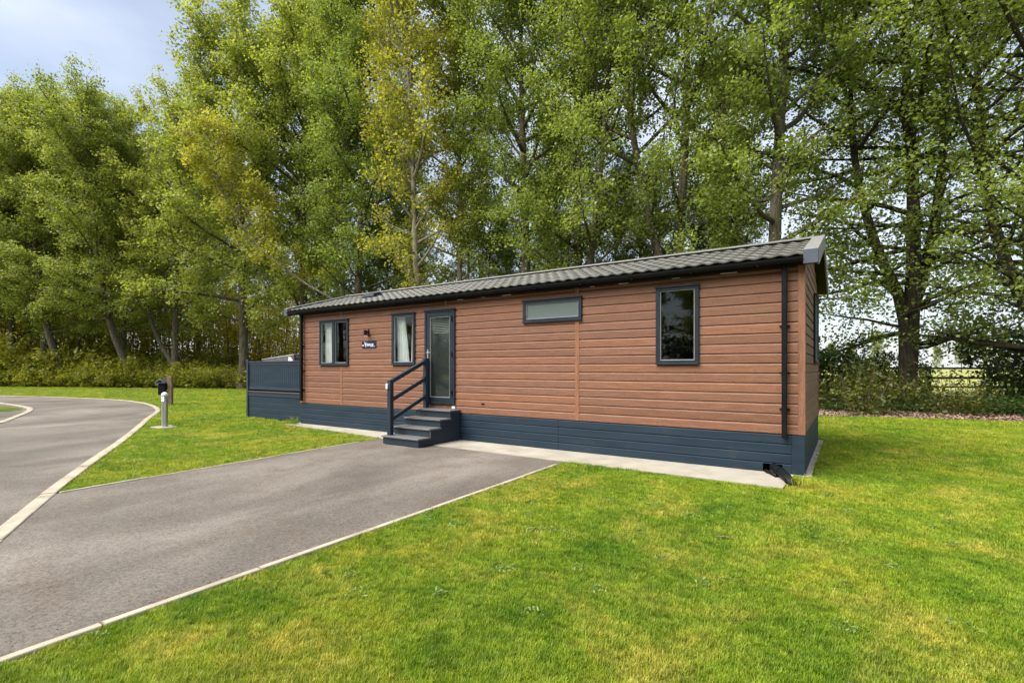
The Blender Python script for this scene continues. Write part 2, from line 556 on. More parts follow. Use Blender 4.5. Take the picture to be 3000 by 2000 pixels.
def smooth_line(pts, step=0.35):
    """Catmull-Rom through the points, resampled"""
    P = [Vector((p[0], p[1])) for p in pts]
    P = [P[0] * 2 - P[1]] + P + [P[-1] * 2 - P[-2]]
    out = []
    for i in range(1, len(P) - 2):
        n = max(2, int((P[i + 1] - P[i]).length / step))
        for k in range(n):
            t = k / n
            a, b, c, d = P[i - 1], P[i], P[i + 1], P[i + 2]
            out.append(0.5 * ((2 * b) + (c - a) * t + (2 * a - 5 * b + 4 * c - d) * t * t + (3 * b - a - 3 * c + d) * t ** 3))
    out.append(P[-2])
    return [(p.x, p.y) for p in out]


def inside(poly, x, y):
    """vectorised point in polygon"""
    res = np.zeros(len(x), bool)
    n = len(poly)
    j = n - 1
    for i in range(n):
        xi, yi = poly[i]
        xj, yj = poly[j]
        hit = ((yi > y) != (yj > y)) & (x < (xj - xi) * (y - yi) / (yj - yi + 1e-12) + xi)
        res ^= hit
        j = i
    return res


# ------------------------------------------------------------------ setting: ground, lawn, road, drive, kerbs, slab
road_edge = smooth_line([(-0.4, -8.88), (-3.4, -7.55), (-5.602, -6.569), (-7.007, -5.949), (-8.944, -5.04), (-12.043, -3.526), (-16.099, -1.665), (-18.894, -0.361),
                         (-21.551, 0.453), (-24.266, 0.98), (-27.316, 1.035), (-31.338, 0.374), (-36.182, -1.017), (-48, -4.6), (-64, -9.5)], 0.5)
road_poly = road_edge + [(-80, -40), (-20, -30), (-0.4, -20)]
drive_poly = [(-7.05, -5.93), (-5.60, -6.57), (-3.4, -7.55), (-2.93, -7.76), (-2.99, -7.04), (-3.13, -0.865), (-5.80, -0.80), (-7.47, -0.69)]
slab_poly = [(-0.17, -0.93), (-3.177, -0.864), (-5.795, -0.803), (-7.479, -0.69), (-11.45, -0.35), (-11.45, 4.0), (0.075, 4.0), (0.075, -0.004), (-0.12, -0.004)]
wood_edge = [(-90, -10), (-66, -2.5), (-53.2, 2.1), (-42, 6.65), (-33.8, 10.4), (-22, 11.2), (-10, 10.6), (-0.3, 9.8), (2.1, 10.6), (4.4, 11.0), (9, 13.0), (16, 17.0)]

far = [(math.cos(a) * 900, math.sin(a) * 900) for a in np.linspace(0, 2 * math.pi, 48, endpoint=False)]
struct('ground', poly_mesh('ground', far, -0.09, 'field'))
lawn_poly = [(30, -40), (30, 24)] + [(16, 17.0)] + wood_edge[::-1][1:] + [(-90, -40)]
struct('lawn', poly_mesh('lawn', lawn_poly, -0.022, 'lawn'))
struct('woodland_floor', poly_mesh('woodland_floor', wood_edge[:8] + [(-4, 30), (-20, 60), (-110, 60), (-110, 0)], -0.045, 'litter'))
bed_poly = [(-14, 10.85), (-0.3, 9.8), (2.1, 10.6), (4.4, 11.0), (9, 13.0), (16, 17.0), (14, 21), (7, 17.6), (3.6, 15.6), (-4, 14.6), (-14, 14.4)]
struct('bark_mulch_bed', poly_mesh('bark_mulch_bed', bed_poly, -0.014, 'bedsoil'))
struct('verge_under_trees', poly_mesh('verge_under_trees', [(-14, 14.4), (-4, 14.6), (3.6, 15.6), (7, 17.6), (14, 21), (14, 27), (-4, 21), (-16, 22)], -0.026, 'litter'))
struct('road', poly_mesh('road', road_poly, -0.016, 'asphalt'))
struct('driveway', poly_mesh('driveway', drive_poly, -0.010, 'asphalt'))
slab = MB()
n_ = len(slab_poly)
slab.add([(x, y, -0.05) for x, y in slab_poly] + [(x, y, 0.0) for x, y in slab_poly],
         [tuple(range(n_, 2 * n_))] + [(i, (i + 1) % n_, n_ + (i + 1) % n_, n_ + i) for i in range(n_)])
so = struct('concrete_slab', slab.build('concrete_slab', 'concrete'))
bm_flip = so.data
if bm_flip.polygons[0].normal.z < 0:
    bm_flip.flip_normals()


def kerb(name, line, width, z0, z1, length, side=0.0):
    """a run of concrete kerb stones, each its own piece with a narrow joint"""
    root = bpy.data.objects.new(name, None)
    COL.objects.link(root)
    root['kind'] = 'structure'
    P = [Vector((p[0], p[1])) for p in line]
    cum = [0.0]
    for a, b in zip(P, P[1:]):
        cum.append(cum[-1] + (b - a).length)

    def pos(s):
        s = min(max(s, 0), cum[-1] - 1e-6)
        for i in range(len(cum) - 1):
            if cum[i + 1] >= s:
                t = (s - cum[i]) / (cum[i + 1] - cum[i])
                q = P[i].lerp(P[i + 1], t)
                d = (P[i + 1] - P[i]).normalized()
                return q, Vector((-d.y, d.x))
    n = int(cum[-1] / length)
    for k in range(n):
        a, b = k * length + 0.008, (k + 1) * length - 0.008
        dz, dw = RND.uniform(-0.003, 0.003), RND.uniform(-0.004, 0.004)
        m = MB()
        segs = 3
        ring = []
        for i in range(segs + 1):
            q, nr = pos(a + (b - a) * i / segs)
            l, r = q + nr * (width / 2 + side + dw), q - nr * (width / 2 - side - dw)
            ring.append([(l.x, l.y, z0), (l.x, l.y, z1 + dz - 0.006), (l.x * .93 + r.x * .07, l.y * .93 + r.y * .07, z1 + dz),
                         (l.x * .07 + r.x * .93, l.y * .07 + r.y * .93, z1 + dz), (r.x, r.y, z1 + dz - 0.006), (r.x, r.y, z0)])
        for i in range(segs):
            m.add(ring[i] + ring[i + 1], [(j, j + 1, j + 7, j + 6) for j in range(5)])
        m.add(ring[0], [(0, 1, 2, 3, 4, 5)])
        m.add(ring[-1], [(5, 4, 3, 2, 1, 0)])
        m.build('kerb_stone', 'kerb', root)
    return root


kerb('road_kerb', road_edge, 0.135, -0.06, 0.004, 0.915)
kerb('driveway_edging', [(-2.955, -7.55), (-2.99, -7.04), (-3.13, -0.90)], 0.055, -0.06, 0.002, 0.915)
kerb('driveway_edging', [(-7.07, -5.82), (-7.47, -0.72)], 0.045, -0.06, 0.000, 0.915)
isl = smooth_line([(-44, -4.4), (-34, -2.75), (-28.4, -2.43), (-26.6, -2.39), (-24.7, -2.44), (-23.21, -2.62), (-21.49, -3.107), (-19.647, -3.749), (-18.149, -4.291), (-14, -6.1)], 0.4)
kerb('island_kerb', isl, 0.16, -0.06, 0.004, 0.915)
grass_island = [(-24.6, -2.62), (-23.4, -2.78), (-23.2, -2.95), (-22.6, -3.3), (-24.5, -4.05), (-29, -5.4), (-29, -3.4)]
struct('grass_island', poly_mesh('grass_island', grass_island, -0.008, 'lawn'))


# ------------------------------------------------------------------ the lodge
XL, XR, YB = -11.30, 0.0, 3.70
ZS, ZE = 0.533, 2.80          # skirt top, wall top
PITCH = 0.138
lodge = thing('holiday_lodge', 'long single-storey lodge clad in red-brown boards with slate blue skirt', 'lodge', (0, 0, 0))
OPEN = {   # outer frame edges measured on the front wall: x0, x1, z0, z1
    'left': (-10.485, -9.372, 1.494, 2.604),
    'tall': (-7.883, -7.175, 1.496, 2.622),
    'door': (-6.883, -6.059, 0.690, 2.632),
    'wide': (-4.440, -3.257, 2.246, 2.652),
    'big': (-1.991, -1.347, 1.486, 2.675),
}
INS = 0.018


def cells(u0, u1, z0, z1, holes):
    """split [u0,u1] x [z0,z1] at holes: list of (ua, ub, [(za, zb), ...])"""
    cuts = sorted({u0, u1} | {c for h in holes for c in (h[0], h[1]) if u0 < c < u1})
    res = []
    for a, b in zip(cuts, cuts[1:]):
        mid = (a + b) / 2
        zs = [(z0, z1)]
        for h in holes:
            if h[0] < mid < h[1]:
                nz = []
                for (p, q) in zs:
                    if h[3] <= p or h[2] >= q:
                        nz.append((p, q))
                    else:
                        if h[2] > p + 1e-4:
                            nz.append((p, h[2]))
                        if h[3] < q - 1e-4:
                            nz.append((h[3], q))
                zs = nz
        res.append((a, b, zs))
    return res


def clad(parent, matname, axis, face, u0, u1, bays, holes, zbase, nrow, ztop, sgn, limit=None):
    """rows of lapped boards; axis 'x': face is y (front, outward -y); axis 'y': face is x (end, outward +x)"""
    for r in range(nrow):
        za, zb = zbase + r * PITCH, min(zbase + (r + 1) * PITCH, ztop)
        if zb - za < 0.012:
            continue
        for (ba, bb) in bays:
            a0, b0 = ba, bb
            if limit:
                lo, hi = limit((za + zb) / 2)
                a0, b0 = max(a0, lo), min(b0, hi)
                if b0 - a0 < 0.03:
                    continue
            run = None
            for (a, b, zs) in cells(a0, b0, za, zb, holes) + [(None, None, [])]:
                if not zs:
                    if run is not None:
                        run.build('board', matname, parent)
                    run = None
                    continue
                if run is None:
                    run = MB()
                for (p, q) in zs:
                    lap = 0.027 if abs(q - zb) < 1e-6 else 0.0
                    toe = 0.004 if abs(p - za) < 1e-6 else 0.0
                    t = 0.022
                    prof = [(0, p + toe), (t - 0.003, p + toe), (t, p + toe + 0.004)]
                    prof += [(t, q - lap), (t - 0.017, q - 0.001), (0, q - 0.001)] if lap else [(t, q), (0, q)]
                    pr = [(face + sgn * (d - t), z) for d, z in prof]
                    run.prism(pr, a + 0.0008, b - 0.0008, axis)


holes = [(h[0] + INS, h[1] - INS, h[2] + INS, h[3] - INS) for h in OPEN.values()]
# front wall underlay with real openings
fw = MB()
for (a, b, zs) in cells(XL + 0.02, XR - 0.02, 0.50, ZE + 0.08, holes):
    for p, q in zs:
        fw.box(a, b, 0.0245, 0.085, p, q)
front = fw.build('front_wall', 'core', lodge)
strips = [(-9.69, -9.62), (-6.35, -6.28), (-3.388, -3.314)]
edges = [XL + 0.075] + [v for s in strips for v in s] + [XR - 0.075]
bays = [(edges[i], edges[i + 1]) for i in range(0, len(edges), 2)]
clad(front, 'clad_front', 'x', 0.0, XL, XR, bays, holes, ZS, 17, ZE, -1)
for k, (a, b) in enumerate(strips):
    mids = cells((a + b) / 2 - 0.001, (a + b) / 2 + 0.001, ZS + 0.002, ZE, holes)
    for z0, z1 in mids[0][2]:
        MB().box(a, b, -0.004, 0.022, z0, z1).build('joint_strip', 'clad_trim', front, bevel=0.003)
MB().box(XR - 0.074, XR + 0.012, -0.010, 0.062, ZS + 0.003, ZE + 0.06).build('corner_trim', 'clad_trim', lodge, bevel=0.004)
MB().box(XL - 0.012, XL + 0.074, -0.010, 0.062, ZS + 0.003, ZE + 0.06).build('corner_trim', 'clad_trim', lodge, bevel=0.004)

# roof geometry
EY, EZ, RIDGE_Y, RIDGE_Z = -0.17, 2.945, YB / 2, 3.55
RXL, RXR = -11.74, 0.17
SL = math.atan2(RIDGE_Z - EZ, RIDGE_Y - EY)
SLEN = math.hypot(RIDGE_Z - EZ, RIDGE_Y - EY)


def roof_z(y):
    return EZ + (RIDGE_Z - EZ) * (1 - abs(y - RIDGE_Y) / (RIDGE_Y - EY))


# end walls
ew_hole = (2.08, 3.20, 1.52, 2.68)
eh = [(ew_hole[0] + INS, ew_hole[1] - INS, ew_hole[2] + INS, ew_hole[3] - INS)]
ew = MB()
for (a, b, zs) in cells(0.086, YB - 0.02, 0.02, 2.86, eh):
    for p, q in zs:
        ew.box(XR - 0.085, XR - 0.0245, a, b, p, q)
ew.prism([(0.086, 2.861), (YB - 0.02, 2.861), (RIDGE_Y, 3.44)], XR - 0.085, XR - 0.0245, 'x')
end = ew.build('end_wall', 'core', lodge)


def gable(z):
    if z < 2.84:
        return (0.0, YB)
    k = (3.47 - z) / (3.47 - 2.84)
    return (RIDGE_Y - k * RIDGE_Y, RIDGE_Y + k * RIDGE_Y)


clad(end, 'clad_end', 'y', XR, 0, YB, [(0.064, YB - 0.05)], eh, ZS, 22, 3.47, 1, gable)
MB().box(XR - 0.05, XR + 0.012, YB - 0.049, YB + 0.012, ZS + 0.003, 2.86).build('corner_trim', 'clad_trim', lodge, bevel=0.004)
lw = MB().box(XL + 0.0005, XL + 0.08, 0.086, YB - 0.02, 0.02, 2.86)
lw.prism([(0.086, 2.861), (YB - 0.02, 2.861), (RIDGE_Y, 3.44)], XL + 0.0005, XL + 0.08, 'x')
lw.build('deck_side_wall', 'clad_end', lodge)
MB().box(XL + 0.02, XR - 0.02, YB - 0.019, YB, 0.02, 2.86).build('back_wall', 'clad_front', lodge)
# inside
MB().box(XL + 0.09, XR - 0.09, 0.09, YB - 0.03, 0.56, 0.62).build('floor', 'carpet', lodge)
MB().box(XL + 0.09, XR - 0.09, 0.088, YB - 0.03, 2.74, 2.79).build('ceiling', 'inside', lodge)
MB().box(XL + 0.09, XR - 0.09, YB - 0.09, YB - 0.031, 0.62, 2.74).build('inner_wall', 'inside', lodge)
for xx in (-9.0, -7.02, -4.9, -2.9):
    MB().box(xx, xx + 0.06, 0.09, YB - 0.095, 0.621, 2.739).build('partition', 'inside', lodge)
MB().box(-6.9, -5.2, 2.2, 3.55, 0.621, 1.55).build('cupboard', 'cupboard', lodge)

# skirt boards
sk_hole = (-0.50, -0.26, -0.02, 0.118)
sk = MB()
for (a, b, zs) in cells(XL, XR - 0.15, 0.0, ZS, [sk_hole]):
    for p, q in zs:
        sk.box(a + 0.02, b, 0.026, 0.05, p + 0.001, q - 0.012)
skirt = sk.build('skirt_backing', 'black', lodge)
rows4 = [0.004, 0.137, 0.270, 0.403, ZS]
for r in range(4):
    for (xa, xb) in ((XL, -7.45), (-7.445, -3.72), (-3.715, XR - 0.152)):
        run = MB()
        any_ = False
        for (a, b, zs) in cells(xa, xb, rows4[r], rows4[r + 1] - 0.009, [sk_hole]):
            for p, q in zs:
                run.prism([(0.025, p), (0.002, p), (0.000, p + 0.003), (0.000, q - 0.012), (0.012, q), (0.025, q)], a, b, 'x')
                any_ = True
        if any_:
            run.build('skirt_board', 'skirt', skirt)
MB().box(XR - 0.150, XR + 0.004, -0.004, 0.024, 0.004, ZS - 0.004).build('corner_board', 'skirt', skirt, bevel=0.003)
sk2 = MB().box(XR - 0.05, XR - 0.022, 0.05, YB, 0.002, ZS - 0.012).build('end_skirt_backing', 'black', lodge)
for r in range(4):
    MB().prism([(XR - 0.022, rows4[r]), (XR, rows4[r]), (XR, rows4[r + 1] - 0.013), (XR - 0.007, rows4[r + 1] - 0.007), (XR - 0.022, rows4[r + 1] - 0.007)], 0.026, YB, 'y').build('skirt_board', 'skirt', sk2)


# windows and door
def opening(nm, x0, x1, z0, z1, mull=None, glass='glass', parent=lodge, fw_=0.062, end_=False):
    root = thing('window', '', '', (0, 0, 0))
    del root['label'], root['category']
    root.parent = parent

    def put(name, mt, bx, bevel=0.004):
        m = MB()
        for (a, b, c, d, e, f) in bx:
            if end_:
                m.box(-d, -c, a, b, e, f)
            else:
                m.box(a, b, c, d, e, f)
        return m.build(name, mt, root, bevel=bevel)
    # outer frame stands proud of the boards
    put('frame', 'frame', [(x0, x1, -0.030, 0.06, z1 - fw_, z1), (x0, x1, -0.030, 0.06, z0, z0 + fw_),
                           (x0, x0 + fw_, -0.0298, 0.0598, z0 + fw_, z1 - fw_), (x1 - fw_, x1, -0.0298, 0.0598, z0 + fw_, z1 - fw_)])
    put('drip_bar', 'frame', [(x0 - 0.012, x1 + 0.012, -0.052, -0.0305, z1 - 0.020, z1 + 0.006)])
    put('sill', 'frame', [(x0 - 0.004, x1 + 0.004, -0.046, -0.0305, z0 - 0.004, z0 + 0.020)])
    gx0, gx1, gz0, gz1 = x0 + fw_, x1 - fw_, z0 + fw_, z1 - fw_
    panes = [(gx0, gx1)]
    if mull:
        put('mullion', 'frame', [(mull - 0.045, mull + 0.045, -0.036, 0.058, gz0, gz1)])
        panes = [(gx0, mull - 0.045), (mull + 0.045, gx1)]
    for (a, b) in panes:
        w = 0.013
        put('bead', 'bead', [(a, b, -0.012, 0.03, gz0, gz0 + w), (a, b, -0.012, 0.03, gz1 - w, gz1),
                             (a, a + w, -0.0118, 0.0298, gz0 + w, gz1 - w), (b - w, b, -0.0118, 0.0298, gz0 + w, gz1 - w)], 0)
        put('pane', glass, [(a + w, b - w, 0.006, 0.012, gz0 + w, gz1 - w)], 0)
    return root


w1 = opening('left', *OPEN['left'], mull=-9.925)
opening('tall', *OPEN['tall'])
w3 = opening('wide', *OPEN['wide'], glass='frost')
w4 = opening('big', *OPEN['big'])
w5 = opening('end', *ew_hole, end_=True)

dx0, dx1, dz0, dz1 = OPEN['door']
door = thing('door', '', '')
del door['label'], door['category']
door.parent = lodge
f = MB()
f.box(dx0, dx1, -0.034, 0.07, dz1 - 0.06, dz1)
f.box(dx0, dx0 + 0.05, -0.0338, 0.0698, dz0 + 0.05, dz1 - 0.06)
f.box(dx1 - 0.05, dx1, -0.0338, 0.0698, dz0 + 0.05, dz1 - 0.06)
f.box(dx0, dx1, -0.036, 0.07, dz0, dz0 + 0.05)
f.build('door_frame', 'frame', door, bevel=0.004)
MB().box(dx0 - 0.012, dx1 + 0.012, -0.056, -0.0345, dz1 - 0.022, dz1 + 0.006).build('drip_bar', 'frame', door)
f = MB()
lx0, lx1, lz0, lz1 = dx0 + 0.054, dx1 - 0.054, dz0 + 0.054, dz1 - 0.064
s = 0.085
f.box(lx0, lx1, -0.026, 0.036, lz1 - s, lz1)
f.box(lx0, lx1, -0.026, 0.036, lz0, lz0 + s)
f.box(lx0, lx0 + s, -0.0258, 0.0358, lz0 + s, lz1 - s)
f.box(lx1 - s, lx1, -0.0258, 0.0358, lz0 + s, lz1 - s)
f.build('door_leaf', 'frame', door, bevel=0.004)
g0, g1, h0, h1 = lx0 + s, lx1 - s, lz0 + s, lz1 - s
f = MB()
f.box(g0, g1, -0.014, 0.02, h0, h0 + 0.014)
f.box(g0, g1, -0.014, 0.02, h1 - 0.014, h1)
f.box(g0, g0 + 0.014, -0.0138, 0.0198, h0 + 0.014, h1 - 0.014)
f.box(g1 - 0.014, g1, -0.0138, 0.0198, h0 + 0.014, h1 - 0.014)
f.build('bead', 'bead', door)
MB().box(g0 + 0.014, g1 - 0.014, 0.004, 0.010, h0 + 0.014, h1 - 0.014).build('pane', 'door_glass', door)
f = MB()
f.box(lx0 + 0.025, lx0 + 0.058, -0.034, -0.0262, 1.60, 1.82)
f.tube([(lx0 + 0.042, -0.034, 1.75), (lx0 + 0.042, -0.075, 1.75), (lx0 + 0.16, -0.078, 1.75)], 0.009, 8)
f.build('handle', 'steel', door)
for zz in (0.93, 1.70, 2.42):
    MB().tube([(lx1 - 0.008, -0.042, zz - 0.05), (lx1 - 0.008, -0.042, zz + 0.05)], 0.014, 8).build('hinge', 'black', door)
# slatted blind band behind the door glass
f = MB()
for k in range(9):
    zz = h1 - 0.05 - k * 0.035
    f.hexa([(g0, 0.060, zz), (g1, 0.060, zz), (g1, 0.085, zz + 0.012), (g0, 0.085, zz + 0.012)],
           [(g0, 0.060, zz + 0.002), (g1, 0.060, zz + 0.002), (g1, 0.085, zz + 0.014), (g0, 0.085, zz + 0.014)])
f.build('blind', 'white', door)


# curtains: hang inside the windows, each its own thing
def curtain(label, xa, xb, xa2, xb2, z0, z1, y=0.11):
    m = MB()
    n = 26
    rows_ = 8
    vs = []
    for i in range(rows_ + 1):
        t = i / rows_
        z = z1 + (z0 - z1) * t
        a, b = xa + (xa2 - xa) * t, xb + (xb2 - xb) * t
        for j in range(n + 1):
            u = j / n
            vs.append((a + (b - a) * u, y + 0.020 * math.sin(u * 26 + 0.5 * math.sin(t * 3)) + 0.006 * math.sin(u * 61), z))
    k = n + 1
    fs = [(i * k + j, i * k + j + 1, (i + 1) * k + j + 1, (i + 1) * k + j) for i in range(rows_) for j in range(n)]
    m.add(vs, fs)
    o = m.build('curtain', 'curtain', None, smooth=True, origin=((xa + xb) / 2, y, z0))
    o.location = ((xa + xb) / 2, y, z0)
    return tag(o, label, 'curtain', 'white curtains in the lodge windows')


curtain('white curtain drawn to one side behind the two-pane window', -10.44, -10.16, -10.44, -10.10, 1.52, 2.58)
curtain('wide white curtain filling most of the narrow window beside the glazed door', -7.86, -7.62, -7.86, -7.47, 1.52, 2.60)
curtain('slim straight white curtain at the door side of the narrow window', -7.38, -7.20, -7.42, -7.20, 1.52, 2.60)

# roof: deck, tiles, ridge, verge caps, fascia, gutter
rf = MB()
rf.prism([(EY + 0.02, EZ - 0.05), (RIDGE_Y, RIDGE_Z - 0.05), (2 * RIDGE_Y - EY - 0.02, EZ - 0.05), (2 * RIDGE_Y - EY - 0.02, EZ - 0.075), (RIDGE_Y, RIDGE_Z - 0.12), (EY + 0.02, EZ - 0.075)], RXL + 0.03, RXR - 0.03, 'x')
roof = rf.build('roof', 'black', lodge)
NT, NC = 59, 6
TW = (0.0 - (RXL + 0.16)) / NT
CL = (SLEN - 0.05) / NC


def tile_mesh(name='roof_tile'):
    m = MB()
    k = 8
    top, nose, und = [], [], []
    for j in range(k + 1):
        u = j / k
        h = 0.021 * (0.5 - 0.5 * math.cos(2 * math.pi * (u ** 1.25))) + 0.004
        top.append((u * TW, h))
    vs = [(x, 0.0, h + 0.020) for x, h in top] + [(x, CL * 0.5, h + 0.011) for x, h in top] + [(x, CL + 0.012, h + 0.001) for x, h in top] + [(x, 0.002, h - 0.001) for x, h in top]
    q = k + 1
    fs = [(r * q + j, r * q + j + 1, (r + 1) * q + j + 1, (r + 1) * q + j) for r in range(2) for j in range(k)]
    fs += [(3 * q + j, 3 * q + j + 1, j + 1, j) for j in range(k)]
    return m.add(vs, fs)


tm = tile_mesh().mesh('roof_tile', 'roof', smooth=False)
tm.polygons.foreach_set('use_smooth', [i < 16 for i in range(len(tm.polygons))])
left_over = MB()
base_tile = tile_mesh()
for i in range(NT):
    for c in range(NC):
        x = RXL + 0.16 + i * TW
        y, z = EY - 0.01 + math.cos(SL) * c * CL, EZ - 0.046 + math.sin(SL) * c * CL
        if i >= NT - 50:
            link('roof_tile', tm, roof, (x, y, z), (SL, 0, 0))
        else:
            mtx = Matrix.Translation((x, y, z)) @ Matrix.Rotation(SL, 4, 'X')
            left_over.add([tuple(mtx @ Vector(p)) for p in base_tile.v], base_tile.f)
lo = left_over.build('roof_tile_field', 'roof', roof)
lo['kind'] = 'stuff'
bs = MB()
for c in range(NC):      # rear slope: pressed courses
    ya, za = 2 * RIDGE_Y - (EY - 0.01 + math.cos(SL) * c * CL), EZ - 0.02 + math.sin(SL) * c * CL
    yb, zb = 2 * RIDGE_Y - (EY - 0.01 + math.cos(SL) * (c + 1) * CL), EZ - 0.036 + math.sin(SL) * (c + 1) * CL
    bs.add([(RXL + 0.16, ya, za), (0, ya, za), (0, yb, zb), (RXL + 0.16, yb, zb)], [(0, 1, 2, 3)])
bs.build('rear_roof_sheet', 'roof', roof)
rg = MB()
rg.prism([(RIDGE_Y - 0.11, RIDGE_Z - 0.018), (RIDGE_Y - 0.10, RIDGE_Z + 0.004), (RIDGE_Y, RIDGE_Z + 0.036), (RIDGE_Y + 0.10, RIDGE_Z + 0.004), (RIDGE_Y + 0.11, RIDGE_Z - 0.018)], RXL + 0.05, RXR - 0.01, 'x')
rg.build('ridge_cap', 'roof', roof, bevel=0.003)
for (xa, xb, out) in ((-0.002, RXR, 1), (RXL, RXL + 0.162, -1)):
    for s_ in (-1, 1):
        def yy(d):
            return RIDGE_Y + s_ * d
        d1 = RIDGE_Y - EY + 0.012
        m = MB()
        m.prism([(yy(0.0), RIDGE_Z + 0.030), (yy(d1), EZ + 0.034), (yy(d1), EZ + 0.010), (yy(0.0), RIDGE_Z + 0.006)], xa, xb, 'x')
        xo = (xb - 0.024, xb) if out > 0 else (xa, xa + 0.024)
        m.prism([(yy(0.0), RIDGE_Z + 0.005), (yy(d1), EZ + 0.009), (yy(d1), EZ - 0.150), (yy(d1 - 0.10), EZ - 0.170), (yy(0.0), RIDGE_Z - 0.19)], xo[0], xo[1], 'x')
        m.build('verge_cap', 'cap', roof, bevel=0.004)
    MB().box(xa, xb - 0.001, EY - 0.034, EY - 0.013, EZ - 0.165, EZ + 0.020).build('verge_end_box', 'capgrey', roof, bevel=0.006)
MB().box(RXL + 0.163, -0.004, EY + 0.045, EY + 0.066, ZE - 0.005, EZ - 0.02).build('fascia', 'black', roof)
MB().box(RXL + 0.03, RXR - 0.03, EY + 0.067, 0.0, ZE + 0.005, ZE + 0.02).build('soffit', 'black', roof)
gt = MB()
pr = []
for a in np.linspace(math.pi, 2 * math.pi, 9):
    pr.append((EY - 0.008 + 0.052 * math.cos(a), EZ - 0.068 + 0.066 * math.sin(a)))
pr += [(EY - 0.008 + 0.046 * math.cos(a), EZ - 0.068 + 0.058 * math.sin(a)) for a in np.linspace(2 * math.pi, math.pi, 9)]
gt.prism(pr, RXL + 0.163, -0.004, 'x')
gt.build('gutter', 'black', roof)
for k in range(13):
    x = -0.55 - k * 0.88
    MB().box(x, x + 0.03, EY - 0.065, EY + 0.044, EZ - 0.142, EZ - 0.132).build('gutter_bracket', 'black', roof)
# light gaps of sealant under the gutter
for x, w in ((-1.05, .22), (-1.75, .12), (-2.6, .16), (-3.1, .08), (-4.9, .2), (-5.4, .1), (-6.0, .15)):
    MB().box(x, x + w, -0.016, -0.003, ZE - 0.014, ZE - 0.006).build('sealant_bead', 'white', roof)
# roof vent
mtx = Matrix.Translation((-9.75, EY + math.cos(SL) * 0.90, EZ + math.sin(SL) * 0.90)) @ Matrix.Rotation(SL, 4, 'X')
rv = MB().box(0, 0.44, 0, 0.30, -0.01, 0.03)
rv.prism([(0.02, 0.031), (0.28, 0.031), (0.27, 0.085), (0.05, 0.075)], 0.02, 0.42, 'x')
rv.v = [tuple(mtx @ Vector(p)) for p in rv.v]
rv.build('roof_vent', 'frame', roof, bevel=0.006)

# downpipes
for (xa, zlow) in ((-0.262, 0.49), (XL + 0.09, 0.585)):
    dp = MB().box(xa, xa + 0.062, -0.092, -0.030, zlow, EZ - 0.12).build('downpipe', 'black', lodge, bevel=0.005)
    for zz in (1.98, 1.35, 0.86):
        MB().box(xa - 0.03, xa + 0.092, -0.029, -0.011, zz, zz + 0.026).build('pipe_clip', 'black', dp)
# small fittings on the wall
MB().box(-5.40, -5.335, -0.016, -0.001, 0.73, 0.752).build('air_vent', 'black', lodge)
MB().box(-6.135, -6.055, -0.030, -0.001, 0.615, 0.662).build('socket_box', 'white', lodge, bevel=0.004)

wl_ = thing('wall_light', 'small black lamp on the boards above the navy plaque', 'wall light', (-8.66, -0.001, 2.16))
MB().box(-0.022, 0.022, -0.018, 0.0, 0.0, 0.16).build('back_plate', 'black', wl_, bevel=0.003)
MB().tube([(0, -0.018, 0.09), (0.0, -0.06, 0.09)], 0.014, 8).build('arm', 'black', wl_)
MB().lathe([(0.036, 0.02), (0.040, 0.03), (0.040, 0.13), (0.034, 0.135)], (0, -0.095, 0), 14).build('lamp_head', 'black', wl_, smooth=False)
MB().lathe([(0.028, 0.010), (0.028, 0.021)], (0, -0.095, 0), 12).build('lens', 'white', wl_)

pq = thing('name_plaque', 'navy sign with pale lettering under the small wall lamp', 'sign', (-8.647, -0.001, 1.970))
MB().box(-0.239, 0.239, -0.014, 0.0, -0.079, 0.079).build('plate', 'plaque', pq, bevel=0.003)


def lettering(name, body, size, loc, mt, parent, shear=0.0):
    cu = bpy.data.curves.new(name, 'FONT')
    cu.body = body
    cu.size = size
    cu.extrude = 0.001
    cu.shear = shear
    cu.offset = 0.002
    cu.materials.append(M[mt])
    tmp = bpy.data.objects.new(name, cu)
    COL.objects.link(tmp)
    bpy.context.view_layer.update()
    me = bpy.data.meshes.new_from_object(tmp.evaluated_get(bpy.context.evaluated_depsgraph_get()))
    bpy.data.objects.remove(tmp)
    o = link(name, me, parent, loc, (R(90), 0, 0))
    return o


lettering('lettering', 'Venus', 0.118, (-0.130, -0.0160, -0.035), 'print', pq, 0.1)
m = MB().hexa([(-0.155, -0.0160, 0.074), (-0.145, -0.0160, 0.074), (-0.145, -0.0145, 0.074), (-0.155, -0.0145, 0.074)],
              [(-0.098, -0.0160, -0.068), (-0.088, -0.0160, -0.068), (-0.088, -0.0145, -0.068), (-0.098, -0.0145, -0.068)])
m.build('stripe', 'print', pq)
MB().box(-0.222, -0.155, -0.0160, -0.0145, -0.035, 0.0).build('emblem', 'print_dim', pq)
MB().box(0.055, 0.222, -0.0160, -0.0145, -0.052, -0.040).build('underline', 'print_dim', pq)

